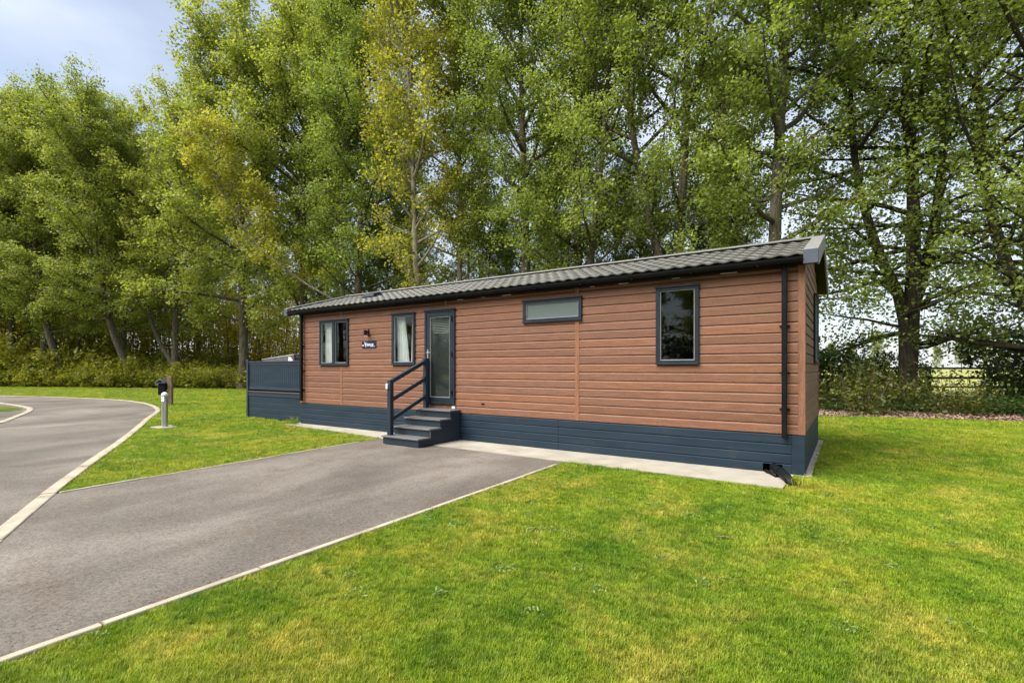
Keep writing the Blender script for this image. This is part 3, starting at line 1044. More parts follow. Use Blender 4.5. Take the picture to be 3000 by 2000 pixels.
# ------------------------------------------------------------------ entrance steps
SX0, SX1, SY0, SY1 = -6.86, -5.93, -1.17, -0.012
st = thing('entrance_steps', 'slate blue steps with grey treads and one handrail below the glazed door', 'steps', ((SX0 + SX1) / 2, SY0, 0))
O = tuple(st.location)
GO = 0.288
for k in range(4):
    ya = SY0 + k * GO
    z = 0.152 * (k + 1)
    MB().box(SX0 + 0.022, SX1 - 0.022, ya + 0.001 * k, ya + 0.022, z - 0.152 + 0.001 + (0.001 if k else 0), z - 0.031).build('riser', 'navy', st, origin=O)
    yb = SY1 if k == 3 else ya + GO + 0.020
    MB().box(SX0 - 0.018, SX1 + 0.018, ya - 0.030, yb, z - 0.030, z).build('tread', 'tread', st, origin=O, bevel=0.005)
for (xa, xb) in ((SX0, SX0 + 0.020), (SX1 - 0.020, SX1)):
    prof = [(SY0, 0.0)]
    for k in range(4):
        prof += [(SY0 + k * GO, 0.152 * (k + 1) - 0.0315), (SY0 + (k + 1) * GO if k < 3 else SY1 - 0.002, 0.152 * (k + 1) - 0.0315)]
    prof += [(SY1 - 0.002, 0.0)]
    MB().prism(prof, xa, xb, 'x').build('side_panel', 'navy', st, origin=O)
MB().box(SX1 - 0.0199, SX1 + 0.012, SY0 + 0.29, SY0 + 0.31, 0.153, 0.272).build('corner_bead', 'tread', st, origin=O)
px0 = SX0 + 0.04
P1, P2 = (px0, SY0 + 0.06), (px0, SY1 - 0.13)
for (x, y), za, zb in ((P1, 0.153, 1.20), (P2, 0.609, 1.635)):
    p = MB().box(x, x + 0.09, y, y + 0.09, za, zb - 0.02).build('post', 'navy', st, origin=O, bevel=0.005)
    MB().box(x - 0.004, x + 0.094, y - 0.004, y + 0.094, zb - 0.0195, zb).build('post_cap', 'navy', p, origin=O, bevel=0.006)
xc = px0 + 0.045
for dz, w, h in ((-0.06, 0.07, 0.075), (-0.42, 0.045, 0.07), (-0.79, 0.045, 0.07)):
    a = (xc, P1[1] + 0.088, 1.20 + dz + 0.045)
    b = (xc, P2[1] + 0.002, 1.635 + dz + (-0.015))
    MB().beam(a, b, w, h).build('rail', 'navy', st, origin=O, bevel=0.004)
    MB().box(xc - 0.03, xc + 0.03, P2[1] - 0.03, P2[1] - 0.0005, b[2] + 0.01, b[2] + 0.055).build('rail_bracket', 'navy', st, origin=O)
MB().box(px0 - 0.008, px0 + 0.042, P1[1] - 0.032, P1[1] - 0.001, 1.03, 1.135).build('key_safe', 'white', st, origin=O, bevel=0.006)

# ------------------------------------------------------------------ hot-tub deck at the far end
DX0, DX1, DY = -14.15, -11.37, 0.12
dk = thing('hot_tub_deck', 'slate blue raised deck with solid plank screen at the lodge far end', 'deck', ((DX0 + DX1) / 2, DY, 0))
O = tuple(dk.location)
MB().box(DX0 + 0.02, DX1 + 0.05, DY + 0.06, YB, 0.56, 0.62).build('deck_floor', 'tread', dk, origin=O)
for x in (DX0, DX1 - 0.10):
    p = MB().box(x, x + 0.095, DY - 0.02, DY + 0.075, 0.0, 1.66).build('post', 'navy', dk, origin=O, bevel=0.006)
    MB().box(x - 0.006, x + 0.101, DY - 0.026, DY + 0.081, 1.6605, 1.68).build('post_cap', 'navy', p, origin=O, bevel=0.006)
MB().box(DX0, DX0 + 0.095, YB - 0.1, YB, 0.0, 1.66).build('post', 'navy', dk, origin=O, bevel=0.006)
pa, pb = DX0 + 0.096, DX1 - 0.101
MB().box(pa, pb, DY - 0.012, DY + 0.066, 1.585, 1.625).build('top_rail', 'navy', dk, origin=O, bevel=0.004)
MB().box(pa, pb, DY + 0.005, DY + 0.050, 1.515, 1.584).build('upper_rail', 'navy', dk, origin=O, bevel=0.003)
MB().box(pa, pb, DY + 0.002, DY + 0.052, 0.815, 0.880).build('lower_rail', 'navy', dk, origin=O, bevel=0.003)
npl = 26
pw = (pb - pa) / npl
for k in range(npl):
    MB().prism([(pa + k * pw + 0.001, DY + 0.030), (pa + k * pw + 0.006, DY + 0.016), (pa + (k + 1) * pw - 0.006, DY + 0.016), (pa + (k + 1) * pw - 0.001, DY + 0.030), (pa + (k + 1) * pw - 0.001, DY + 0.040), (pa + k * pw + 0.001, DY + 0.040)], 0.881, 1.514, 'z').build('plank', 'skirt', dk, origin=O)
MB().box(pa, pb, DY - 0.030, DY + 0.05, 0.750, 0.766).build('ledge', 'tread', dk, origin=O)
MB().box(pa, pb, DY - 0.006, DY + 0.022, 0.625, 0.7495).build('fascia_board', 'navy', dk, origin=O, bevel=0.003)
for k, (za, zb) in enumerate(((0.455, 0.618), (0.300, 0.450), (0.150, 0.295), (0.004, 0.145))):
    MB().prism([(DY + 0.022, za), (DY + 0.006, za), (DY + 0.006, zb - 0.013), (DY + 0.018, zb), (DY + 0.022, zb)], pa, pb, 'x').build('skirt_board', 'skirt', dk, origin=O)
MB().box(pa, pb, DY + 0.0235, DY + 0.045, 0.0, 0.745).build('backing', 'black', dk, origin=O)
sd = MB()
for k in range(34):
    y = DY + 0.08 + k * 0.102
    sd.box(DX0 + 0.03, DX0 + 0.05, y, y + 0.098, 0.0, 1.58)
sd.box(DX0 + 0.01, DX0 + 0.075, DY + 0.08, YB - 0.1, 1.585, 1.625)
sd.build('side_screen', 'skirt', dk, origin=O)

tub = thing('hot_tub', 'square hot tub with sloping folded cover showing above the plank screen', 'hot tub', (-12.66, 1.30, 0.62))
MB().prism([(-1.0, -0.95), (1.0, -0.95), (1.02, 0.95), (-1.02, 0.95)], 0.0, 0.90, 'z').build('cabinet', 'tubshell', tub, bevel=0.03)
MB().prism([(-1.06, -1.0), (1.06, -1.0), (1.06, 1.0), (-1.06, 1.0)], 0.901, 0.95, 'z').build('shell_rim', 'tubshell', tub, bevel=0.02)
MB().prism([(-1.04, 0.951), (0.55, 0.951), (0.55, 1.155), (0.2, 1.16), (-1.04, 1.045)], -0.98, 0.98, 'y').build('cover', 'cover', tub, bevel=0.02)
MB().hexa([(-1.05, -0.99, 1.048), (0.56, -0.99, 1.166), (0.56, 0.99, 1.166), (-1.05, 0.99, 1.048)],
          [(-1.05, -0.99, 1.066), (0.56, -0.99, 1.190), (0.56, 0.99, 1.190), (-1.05, 0.99, 1.066)]).build('cover_top', 'covertop', tub, bevel=0.006)
MB().prism([(0.58, 0.951), (1.04, 0.951), (1.04, 1.09), (0.58, 1.15)], -0.97, 0.97, 'y').build('cover_flap', 'black', tub, bevel=0.02)
MB().add([(0.36, -1.02, 1.12), (0.44, -1.03, 1.11), (0.58, -1.035, 0.985), (0.36, -1.03, 0.99), (0.36, -1.0, 1.12), (0.44, -1.0, 1.11), (0.58, -1.0, 0.985), (0.36, -1.0, 0.99)],
         [(0, 3, 2, 1), (4, 5, 6, 7), (0, 1, 5, 4), (1, 2, 6, 5), (2, 3, 7, 6), (3, 0, 4, 7)]).build('strap_tab', 'white', tub)

# ------------------------------------------------------------------ small things
bo = thing('bollard_light', 'stainless steel bollard with domed louvred top on concrete pad', 'bollard', (-13.31, -2.33, -0.02))
MB().add([(-0.30, -0.20, 0), (0.28, -0.24, 0), (0.32, 0.17, 0), (-0.26, 0.22, 0), (-0.30, -0.20, 0.028), (0.28, -0.24, 0.028), (0.32, 0.17, 0.028), (-0.26, 0.22, 0.028)],
         [(4, 5, 6, 7), (0, 1, 5, 4), (1, 2, 6, 5), (2, 3, 7, 6), (3, 0, 4, 7)]).build('pad', 'concrete', bo)
MB().lathe([(0.085, 0.029), (0.085, 0.036), (0.068, 0.037), (0.068, 0.64), (0.064, 0.645)], n=22).build('column', 'steel', bo, smooth=False)
for k in range(5):
    z = 0.650 + k * 0.024
    MB().lathe([(0.070, z), (0.074, z + 0.004), (0.066, z + 0.015), (0.055, z + 0.016)], n=22).build('louvre', 'steel', bo)
MB().lathe([(0.050, 0.646), (0.050, 0.772)], n=16).build('lamp_tube', 'frost', bo)
MB().lathe([(0.073, 0.772), (0.073, 0.80), (0.066, 0.826), (0.050, 0.848), (0.026, 0.862), (0.004, 0.866)], n=22).build('dome', 'white', bo, smooth=True)

bx, by = at(391, 19.4)[:2]
wp = thing('waste_bin', 'black waste bin with pitched grey lid fixed to a wooden post', 'bin', (bx, by, -0.03), R(YAW))
MB().box(-0.09, 0.09, -0.06, 0.06, 0, 1.14).build('post', 'post_wood', wp, bevel=0.012)
MB().prism([(-0.40, -0.14), (-0.095, -0.14), (-0.095, 0.14), (-0.40, 0.14)], 0.42, 0.86, 'z').build('body', 'black', wp, bevel=0.03)
MB().prism([(-0.49, 0.861), (-0.092, 0.861), (-0.092, 0.905), (-0.25, 1.03), (-0.33, 1.03), (-0.49, 0.90)], -0.19, 0.17, 'y').build('lid', 'capgrey', wp, bevel=0.01)
MB().prism([(-0.38, 0.905), (-0.20, 0.905), (-0.25, 0.985), (-0.32, 0.985)], -0.197, -0.1905, 'y').build('slot', 'black', wp)
MB().box(-0.11, -0.07, -0.075, -0.061, 0.58, 0.62).build('bracket', 'white', wp)

dp = thing('drain_pipe', 'black plastic drain pipe leaving the skirt near the corner into the grass', 'pipe', (-0.36, -0.05, 0.0))
pts = [(-0.02, 0.20, 0.075), (0.00, 0.02, 0.072), (0.10, -0.22, 0.066), (0.20, -0.46, 0.050), (0.285, -0.66, -0.02)]
MB().tube(pts, 0.056, 16).build('pipe', 'black', dp, smooth=True)
MB().tube([(0.088, -0.19, 0.067), (0.112, -0.25, 0.065)], 0.064, 16).build('collar', 'black', dp)
MB().tube([(-0.10, -0.03, 0.03), (-0.03, -0.10, 0.025), (0.06, -0.28, 0.02)], 0.022, 10).build('waste_hose', 'black', dp, smooth=True)


# ------------------------------------------------------------------ leaves and trees
def leaf_mesh(name, C, size, mt, tint, up=0.35, rs=None, aspect=0.85, droop=0.3):
    """one folded kite leaf per centre; four points, two triangles"""
    rs = rs or NP
    n = len(C)
    nrm = rs.normal(size=(n, 3))
    nrm[:, 2] = np.abs(nrm[:, 2]) + up
    nrm /= np.linalg.norm(nrm, axis=1)[:, None]
    d = rs.normal(size=(n, 3))
    d[:, 2] -= droop
    d -= nrm * np.sum(d * nrm, axis=1)[:, None]
    d /= np.linalg.norm(d, axis=1)[:, None] + 1e-9
    s = np.cross(nrm, d)
    L = (size * rs.uniform(0.65, 1.3, n))[:, None]
    a = C - d * L * 0.5
    b = C + s * L * 0.5 * aspect - d * L * 0.08 + nrm * L * 0.12
    c = C + d * L * 0.55
    e = C - s * L * 0.5 * aspect - d * L * 0.08 + nrm * L * 0.12
    V = np.stack([a, b, c, e], 1).reshape(-1, 3)
    i = np.arange(n) * 4
    T = np.stack([i, i + 1, i + 2, i, i + 2, i + 3], 1).reshape(-1)
    me = bpy.data.meshes.new(name)
    me.vertices.add(len(V))
    me.vertices.foreach_set('co', V.astype(np.float32).ravel())
    me.loops.add(len(T))
    me.loops.foreach_set('vertex_index', T.astype(np.int32))
    me.polygons.add(2 * n)
    me.polygons.foreach_set('loop_start', np.arange(0, 6 * n, 3, dtype=np.int32))
    at_ = me.attributes.new('tint', 'FLOAT', 'FACE')
    at_.data.foreach_set('value', np.repeat(np.clip(tint, 0, 1), 2).astype(np.float32))
    me.materials.append(M[mt])
    me.update(calc_edges=True)
    return me


def polyline(p, d, length, n, rs, wob, lift):
    pts = [np.array(p, float)]
    d = np.array(d, float)
    for k in range(n):
        d = d + rs.normal(size=3) * wob + np.array([0, 0, lift])
        d /= np.linalg.norm(d)
        pts.append(pts[-1] + d * length / n)
    return pts


def make_tree(seed, H, base, spread, nleaf, lsize, leafm, barkm, r0=0.32, stems=((0, 0, 0, 1.0),), lift=0.10, low=0.0, gaps=0.24, droop=0.4, nlimb=60):
    """tapered, limbed poplar; stems = (lean x, lean y, fork height, size)"""
    rs = np.random.RandomState(seed)
    wood = MB()
    clusters, cw = [], []
    for (lx, ly, fork, size) in stems:
        n = 16
        pts, rad = [], []
        wx, wy = rs.uniform(0, 6.28, 2)
        h_ = H * size
        for k in range(n + 1):
            t = k / n
            z = h_ * 0.96 * t
            bend = 1 - math.exp(-3.0 * t)
            off = max(0.0, z - fork) / h_
            b2 = 1 - math.exp(-4.0 * off)
            pts.append((lx * b2 + 0.25 * math.sin(wx + t * 5) * t * 1.6, ly * b2 + 0.25 * math.sin(wy + t * 4.4) * t * 1.6, z - 0.15))
            flare = 1.0 + 0.55 * math.exp(-z / 0.45)
            rad.append(max(0.018, r0 * size * (1 - t) ** 0.85 * flare))
        wood.tube(pts, rad, 10, cap=False)
        P = np.array(pts)
        m = int(nlimb * size / (1 if len(stems) == 1 else 1.35))
        for k in range(m):
            t = base / h_ + (0.97 - base / h_) * ((k + rs.uniform(0, 0.8)) / m) ** 0.85
            i = min(int(t / 0.96 * n), n - 1)
            fr = t / 0.96 * n - i
            p = P[i] * (1 - fr) + P[min(i + 1, n)] * fr
            az = k * 2.399 + rs.uniform(-0.4, 0.4)
            u = (t - base / h_) / (1 - base / h_)
            prof = (0.55 + 1.25 * u) * (1 - u) ** 0.46 * 1.05 + 0.10
            L = spread * prof * rs.uniform(0.7, 1.25)
            el = rs.uniform(0.25, 0.75) + 0.45 * u - low * (1 - u)
            d = (math.cos(az) * math.cos(el), math.sin(az) * math.cos(el), math.sin(el))
            q = polyline(p, d, L, 5, rs, 0.10, lift * (0.4 + u))
            rr = min(0.11, 0.020 + 0.018 * L) * size
            wood.tube(q, [rr * (1 - 0.85 * j / 5) + 0.006 for j in range(6)], 5, cap=False)
            ns = max(3, int(L * 2.6))
            for j in range(ns):
                f = 0.30 + 0.70 * (j + rs.uniform(0, 1)) / ns
                a = min(int(f * 5), 4)
                pp = q[a] + (q[a + 1] - q[a]) * (f * 5 - a)
                dd = np.array(d) * 0.6 + rs.normal(size=3) * 0.75
                dd[2] += 0.12 - 0.25 * low
                dd /= np.linalg.norm(dd)
                l2 = L * rs.uniform(0.16, 0.40) * (1.15 - 0.5 * f) + 0.25
                s2 = polyline(pp, dd, l2, 3, rs, 0.22, 0.0)
                wood.tube(s2, [0.014, 0.011, 0.008, 0.005], 3, cap=False)
                nc = max(2, int(l2 / 0.32))
                for c in range(nc):
                    g = (c + 1) / nc * 3
                    b = min(int(g), 2)
                    cc = s2[b] + (s2[b + 1] - s2[b]) * (g - b)
                    clusters.append(cc)
                    cw.append(rs.uniform(0.35, 1.5))
    C = np.array(clusters)
    w = np.array(cw)
    w[rs.uniform(size=len(w)) < gaps] *= 0.10          # bare twigs leave gaps
    w /= w.sum()
    idx = rs.choice(len(C), nleaf, p=w)
    ctint = np.clip(0.5 + 0.17 * rs.normal(size=len(C)), 0.05, 0.95)
    off = rs.normal(size=(nleaf, 3)) * np.array([0.25, 0.25, 0.21])
    pos = C[idx] + off
    tint = ctint[idx] + 0.16 * rs.normal(size=nleaf)
    tint[rs.uniform(size=nleaf) < 0.03] += 0.35
    crown = leaf_mesh('crown', pos, lsize, leafm, tint, rs=rs, droop=droop)
    return wood.mesh('trunk', barkm, smooth=True), crown


VAR = {
    'a': make_tree(1, 25.0, 4.0, 5.4, 66000, 0.160, 'leaf_poplar', 'bark', 0.33, low=0.25),
    'b': make_tree(2, 25.5, 4.6, 5.2, 64000, 0.160, 'leaf_poplar', 'bark', 0.30, low=0.25),
    'fork': make_tree(3, 25.0, 5.0, 5.0, 66000, 0.160, 'leaf_poplar', 'bark', 0.31, stems=((0.4, 0, 0, 1.0), (-3.6, 0.4, 2.2, 0.72)), low=0.25),
    'lean': make_tree(4, 24.5, 4.6, 5.2, 64000, 0.160, 'leaf_poplar', 'bark', 0.33, stems=((-4.2, 0.3, 0.0, 1.0),), low=0.25),
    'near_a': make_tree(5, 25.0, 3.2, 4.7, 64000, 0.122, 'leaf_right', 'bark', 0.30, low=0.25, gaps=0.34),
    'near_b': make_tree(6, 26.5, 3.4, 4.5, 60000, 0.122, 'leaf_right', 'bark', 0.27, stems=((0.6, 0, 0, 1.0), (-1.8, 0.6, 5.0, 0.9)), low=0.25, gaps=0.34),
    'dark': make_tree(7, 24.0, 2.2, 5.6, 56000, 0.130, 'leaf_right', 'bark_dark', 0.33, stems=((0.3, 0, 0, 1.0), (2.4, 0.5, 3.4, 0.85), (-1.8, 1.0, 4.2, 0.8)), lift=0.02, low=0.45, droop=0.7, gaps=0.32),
    'yellow': make_tree(8, 23.0, 4.0, 3.4, 24000, 0.135, 'leaf_yellow', 'bark_pale', 0.20, stems=((-1.6, 0.0, 0.0, 1.0),)),
    'yellow_lean': make_tree(12, 19.0, 6.0, 2.2, 9500, 0.14, 'leaf_yellow', 'bark_pale', 0.13, stems=((-8.5, -1.0, 5.0, 0.80),), nlimb=30),
    'slim': make_tree(9, 24.0, 5.0, 3.0, 30000, 0.135, 'leaf_poplar', 'bark_pale', 0.19),
}
PROTO = {}


def tree(var, px, d, rz=0.0, sc=1.0, label='', group='poplars along the edge of the wood', name='poplar_tree', xy=None):
    loc = (xy[0], xy[1], -0.04) if xy else at(px, d, -0.04)
    if var in PROTO:
        return copy_tree(PROTO[var], loc, rz, sc, label, group)
    t = thing(name, label, 'tree', loc, rz, group)
    t.scale = (sc, sc, sc)
    link('trunk', VAR[var][0], t)
    link('crown', VAR[var][1], t)
    PROTO[var] = t
    return t


Y = R(YAW)
# front row, from the road end to the field end
tree('a', -95, 41, 0.4, 0.84, 'tall poplar at the picture edge beyond the curve of the road')
tree('b', 30, 41, 2.1, 0.88, 'straight poplar farthest along the road, first whole trunk in the wood edge')
tree('a', 100, 40.5, 3.3, 0.92, 'poplar with dark straight trunk between road and the first leaning trunk')
tree('lean', 168, 38.5, Y, 0.86, 'poplar leaning strongly towards the road over the hedge')
tree('b', 282, 40, 4.2, 0.86, 'slim poplar behind the two leaning trunks')
tree('lean', 330, 37.5, Y + 0.3, 0.86, 'thick poplar leaning to the road, beside the forked one')
tree('fork', 400, 37, Y, 0.84, 'poplar forked low into a V behind the waste bin')
tree('a', 560, 35, 1.2, 1.03, 'thick-trunked poplar just behind the plank screen of the deck')
tree('b', 700, 34, 2.6, 1.02, 'poplar rising behind the far end of the lodge roof')
tree('slim', 785, 31, 0.5, 1.05, 'slender pale-barked poplar over the roof vent')
tree('near_a', 822, 30, 5.1, 1.00, 'poplar with tall bare lower trunk behind the roof vent')
tree('yellow', 1003, 26, Y, 1.08, 'yellow-leaved pale poplar leaning over the middle of the roof', name='yellowing_poplar_tree')
tree('yellow_lean', 815, 29, Y, 1.0, 'thin yellow-leaved poplar leaning far over towards the deck', name='yellowing_poplar_tree')
tree('slim', 1050, 27, 2.0, 1.0, 'slim green poplar next to the yellow-leaved one')
tree('near_a', 1205, 25, 0.2, 1.0, 'dense poplar behind the roof above the glazed door')
tree('near_b', 1345, 24, Y + 2.4, 0.96, 'twin-stemmed poplar above the wide frosted window')
tree('near_b', 1535, 21.5, Y, 1.0, 'twin-stemmed poplar with tall bare stems above the large bedroom window')
tree('near_a', 1780, 19.5, 3.9, 1.02, 'poplar with one straight grey trunk near the roof gable')
tree('dark', 2080, 20.0, Y, 1.0, 'broad dark multi-stemmed poplar beside the field fence', name='broad_poplar_tree')
tree('dark', 2395, 17.0, Y + 2.2, 0.9, 'dark tree cut off by the picture edge over the fence', name='broad_poplar_tree')
# second rows deeper in the wood, nothing tells them apart
back = [(-250, 47, 'b'), (-20, 52, 'a'), (90, 55, 'b'), (210, 50, 'a'), (330, 54, 'b'), (455, 50, 'a'), (520, 62, 'b'), (620, 66, 'slim'), (735, 46, 'slim'), (905, 38, 'slim'),
        (1265, 36, 'slim'), (1670, 31, 'slim')]
for k, (px, d, v) in enumerate(back):
    tree(v, px, d, k * 1.7, 0.86 + 0.02 * (k % 5), 'poplar deeper in the wood, mostly hidden behind the front row', 'poplars deeper in the wood')
# young trees filling the band just above the roof line
for k, (px, d) in enumerate(((745, 37), (880, 34), (955, 33), (1090, 31), (1160, 30), (1280, 29), (1420, 27), (1480, 28), (1610, 26), (1690, 25))):
    tree(('near_a', 'near_b')[k % 2], px, d, k * 1.3, 0.42 + 0.03 * (k % 4), 'half-grown poplar filling the gap just above the lodge roof', 'young poplars behind the roof')
# across the lawn, behind the photographer: the windows mirror them
for k, (x, y) in enumerate(((-34, -30), (-26, -36), (-16, -38), (-6, -40), (4, -38), (13, -36), (-44, -26), (22, -30), (-11, -43), (-21, -42), (-1, -45), (-30, -40))):
    tree('b' if k % 2 else 'a', 0, 0, k * 2.0, 0.85, 'poplar across the lawn, seen only mirrored in the window glass', 'poplars mirrored in the windows', xy=(x, y))


# ------------------------------------------------------------------ shrubs, undergrowth, saplings
def make_shrub(seed, w, h, nleaf, lsize, leafm, nst=16):
    rs = np.random.RandomState(seed)
    wood = MB()
    C = []
    for k in range(nst):
        az = rs.uniform(0, 6.28)
        r = rs.uniform(0, 0.35) * w
        out_ = rs.uniform(0.15, 0.75)
        q = polyline((r * math.cos(az), r * math.sin(az), -0.05), (math.cos(az) * out_, math.sin(az) * out_, 1), h * rs.uniform(0.6, 1.08), 4, rs, 0.14, 0.02)
        wood.tube(q, [0.016, 0.013, 0.010, 0.007, 0.004], 4, cap=False)
        for j in range(14):
            f = rs.uniform(0.12, 1.0) * 4
            a = min(int(f), 3)
            C.append(q[a] + (q[a + 1] - q[a]) * (f - a) + rs.normal(size=3) * 0.12 * w * np.array([1, 1, 0.5]))
    C = np.array(C)
    C[:, 2] = np.clip(C[:, 2], 0.04, None)
    idx = rs.randint(0, len(C), nleaf)
    ct = np.clip(0.5 + 0.2 * rs.normal(size=len(C)), 0, 1)
    pos = C[idx] + rs.normal(size=(nleaf, 3)) * 0.10
    pos[:, 2] = np.clip(pos[:, 2], 0.01, None)
    return wood.mesh('stems', 'twig', True), leaf_mesh('foliage', pos, lsize, leafm, ct[idx] + 0.14 * rs.normal(size=nleaf), rs=rs, aspect=0.6)


SH = {k: make_shrub(*v) for k, v in {
    'laurel_a': (31, 2.2, 1.65, 2600, 0.15, 'leaf_shrub'),
    'laurel_b': (32, 2.6, 1.45, 2600, 0.15, 'leaf_shrub'),
    'laurel_c': (33, 1.9, 1.9, 2400, 0.15, 'leaf_shrub'),
    'open': (34, 1.5, 1.7, 1000, 0.12, 'leaf_olive'),
    'dense': (35, 2.0, 2.1, 4200, 0.12, 'leaf_dark'),
    'low': (36, 2.4, 0.75, 3000, 0.10, 'leaf_dark'),
}.items()}
SP = {}


def shrub(var, loc, rz, sc, label, group):
    if var in SP:
        return copy_tree(SP[var], loc, rz, sc, label, group)
    t = thing('shrub', label, 'shrub', loc, rz, group)
    t.scale = (sc, sc, sc) if not hasattr(sc, '__len__') else sc
    link('stems', SH[var][0], t)
    link('foliage', SH[var][1], t)
    SP[var] = t
    return t


hl = smooth_line([(-58, 1.6), (-53.2, 3.0), (-42, 7.6), (-33.8, 11.3), (-24, 12.4), (-14, 12.0)], 0.2)
acc = 0.0
kk = 0
for p, q in zip(hl, hl[1:]):
    acc += math.hypot(q[0] - p[0], q[1] - p[1])
    if acc > 1.25:
        acc = 0
        for row in (0, 1):
            shrub(('laurel_a', 'laurel_b', 'laurel_c')[(kk + row) % 3], (q[0] + RND.uniform(-0.3, 0.3), q[1] + row * 1.5 + RND.uniform(-0.2, 0.3), -0.045), RND.uniform(0, 6.28),
                  RND.uniform(0.8, 1.12) + 0.1 * row, 'yellow-green shrub in the hedge row at the foot of the poplars', 'hedge shrubs along the wood edge')
        kk += 1
for k in range(34):
    px, d = RND.uniform(-40, 500), RND.uniform(38.5, 47)
    shrub(('laurel_a', 'laurel_c', 'laurel_b')[k % 3], at(px, d, -0.045), RND.uniform(0, 6.28), RND.uniform(1.3, 2.3), 'tall loose bush in the half shade between the poplar trunks', 'bushes inside the wood')
for k in range(16):
    x = -46 + k * 4.2
    shrub(('laurel_a', 'laurel_c', 'dense')[k % 3], (x, -37.5 + 0.006 * (x + 8) ** 2 + RND.uniform(-1, 1), -0.04), k * 1.9, 2.4, 'bush across the lawn, seen only mirrored in the window glass', 'bushes mirrored in the windows')
right = [
    ('open', 1985, 15.6, 1.0, 'open shrub with yellowing leaf tips in the mulch near the lodge corner'),
    ('open', 2190, 15.2, 0.95, 'upright pale green shrub in the mulch in front of the fence posts'),
    ('dense', 1905, 20.5, 1.25, 'dense dark bush showing just past the lodge end wall'),
    ('dense', 1960, 22.5, 1.2, 'dark bush between the lodge corner and the broad poplar trunk'),
    ('open', 1925, 18.0, 1.1, 'flecked low bush beside the end wall of the lodge'),
    ('dense', 2045, 21.0, 0.95, 'dark leafy growth hugging the foot of the broad poplar'),
    ('open', 2040, 17.4, 1.15, 'loose olive shrub in front of the broad poplar trunk'),
    ('dense', 2420, 20.5, 1.9, 'tall dark bush filling the picture edge beside the fence'),
    ('dense', 2400, 18.5, 1.5, 'dark bush at the picture edge under the cut-off tree'),
]
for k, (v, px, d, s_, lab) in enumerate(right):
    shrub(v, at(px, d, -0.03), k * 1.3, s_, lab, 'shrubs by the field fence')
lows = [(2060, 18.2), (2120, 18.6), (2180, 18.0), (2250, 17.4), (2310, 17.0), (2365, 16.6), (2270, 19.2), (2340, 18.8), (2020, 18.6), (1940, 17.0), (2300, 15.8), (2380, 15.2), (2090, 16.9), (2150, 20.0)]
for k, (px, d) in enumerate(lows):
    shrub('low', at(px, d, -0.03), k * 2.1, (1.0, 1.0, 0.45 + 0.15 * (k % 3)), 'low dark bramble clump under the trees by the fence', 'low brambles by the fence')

# white umbels beside the bin
for k in range(5):
    px, d = (362, 21.5, ), 21.5
    x, y, z = at(340 + k * 13, 32.6 + 0.4 * (k % 2))
    h = 1.35 + 0.12 * (k % 3)
    ft = thing('cow_parsley', 'white-headed cow parsley stalk at the hedge behind the waste bin', 'plant', (x, y, -0.03), k, 'cow parsley behind the bin')
    MB().tube([(0, 0, 0), (0.02, 0.01, h * 0.6), (0.05, 0.02, h)], [0.008, 0.006, 0.004], 5).build('stalk', 'twig', ft)
    hd = MB()
    for j in range(14):
        a, r = j * 2.4, 0.11 * math.sqrt((j + 0.5) / 14)
        cx, cy = 0.05 + r * math.cos(a), 0.02 + r * math.sin(a)
        hd.add([(cx - .025, cy, h + .02), (cx, cy - .025, h + .02), (cx + .025, cy, h + .02), (cx, cy + .025, h + .02), (cx, cy, h)], [(0, 1, 2, 3), (0, 4, 1), (1, 4, 2), (2, 4, 3), (3, 4, 0)])
    hd.build('flower_head', 'flower', ft)

# yellow saplings deep in the wood, backlit gold in the leaf colour (uncountable stems)
rs = np.random.RandomState(77)
stems = MB()
LC = []
for k in range(300):
    px = rs.uniform(-60, 760)
    d = rs.uniform(41, 60)
    x, y, _ = at(px, d)
    h = rs.uniform(6.0, 10.5)
    q = polyline((x, y, -0.05), (rs.normal() * 0.05, rs.normal() * 0.05, 1), h, 5, rs, 0.05, 0.03)
    stems.tube(q, [0.055, 0.045, 0.036, 0.028, 0.018, 0.008], 4, cap=False)
    for j in range(90):
        f = (0.03 + 0.97 * rs.uniform()) * 5
        a = min(int(f), 4)
        LC.append(q[a] + (q[a + 1] - q[a]) * (f - a) + rs.normal(size=3) * 0.55)
LC = np.array(LC)
pos = np.repeat(LC, 3, axis=0) + rs.normal(size=(len(LC) * 3, 3)) * 0.16
th = leaf_mesh('thicket_leaves', pos, 0.20, 'leaf_backlit_gold', 0.5 + 0.22 * rs.normal(size=len(pos)), rs=rs)
to = stems.build('sapling_thicket', 'twig', None)
tag(to, 'thicket of thin saplings with yellow leaves painted backlit gold inside the wood behind the poplar trunks', 'saplings', kind='stuff')
tl = link('leaves', th, to)
tl['kind'] = 'stuff'

# field fence: posts and rails
ff = thing('field_fence', 'dark post-and-rail timber fence between the trees and the open field', 'fence', at(2133, 24, -0.05))
FO = Vector(ff.location)
cam_r = Vector((math.cos(Y), math.sin(Y), 0))
ff.rotation_euler = (0, 0, Y)
sp_ = 2.9
for k in range(-3, 4):
    x = k * sp_
    MB().box(x - 0.09, x + 0.09, -0.06, 0.06, 0, 1.56).build('post', 'fence_wood', ff, bevel=0.012)
    if k < 3:
        for z in (1.42, 0.97, 0.52):
            MB().box(x - 0.02, x + sp_ - 0.025, -0.105, -0.0605, z + RND.uniform(-0.02, 0.02), z + 0.095).build('rail', 'fence_wood', ff)

# far side of the field: hedgerow trees
for k in range(13):
    px = 1840 + k * 62 + RND.uniform(-15, 15)
    d = 150 + 25 * (k % 3)
    tree('a' if k % 2 else 'b', px, d, k * 1.1, 0.34 + 0.05 * (k % 4), 'small far-off tree on the other side of the field', 'far trees across the field')

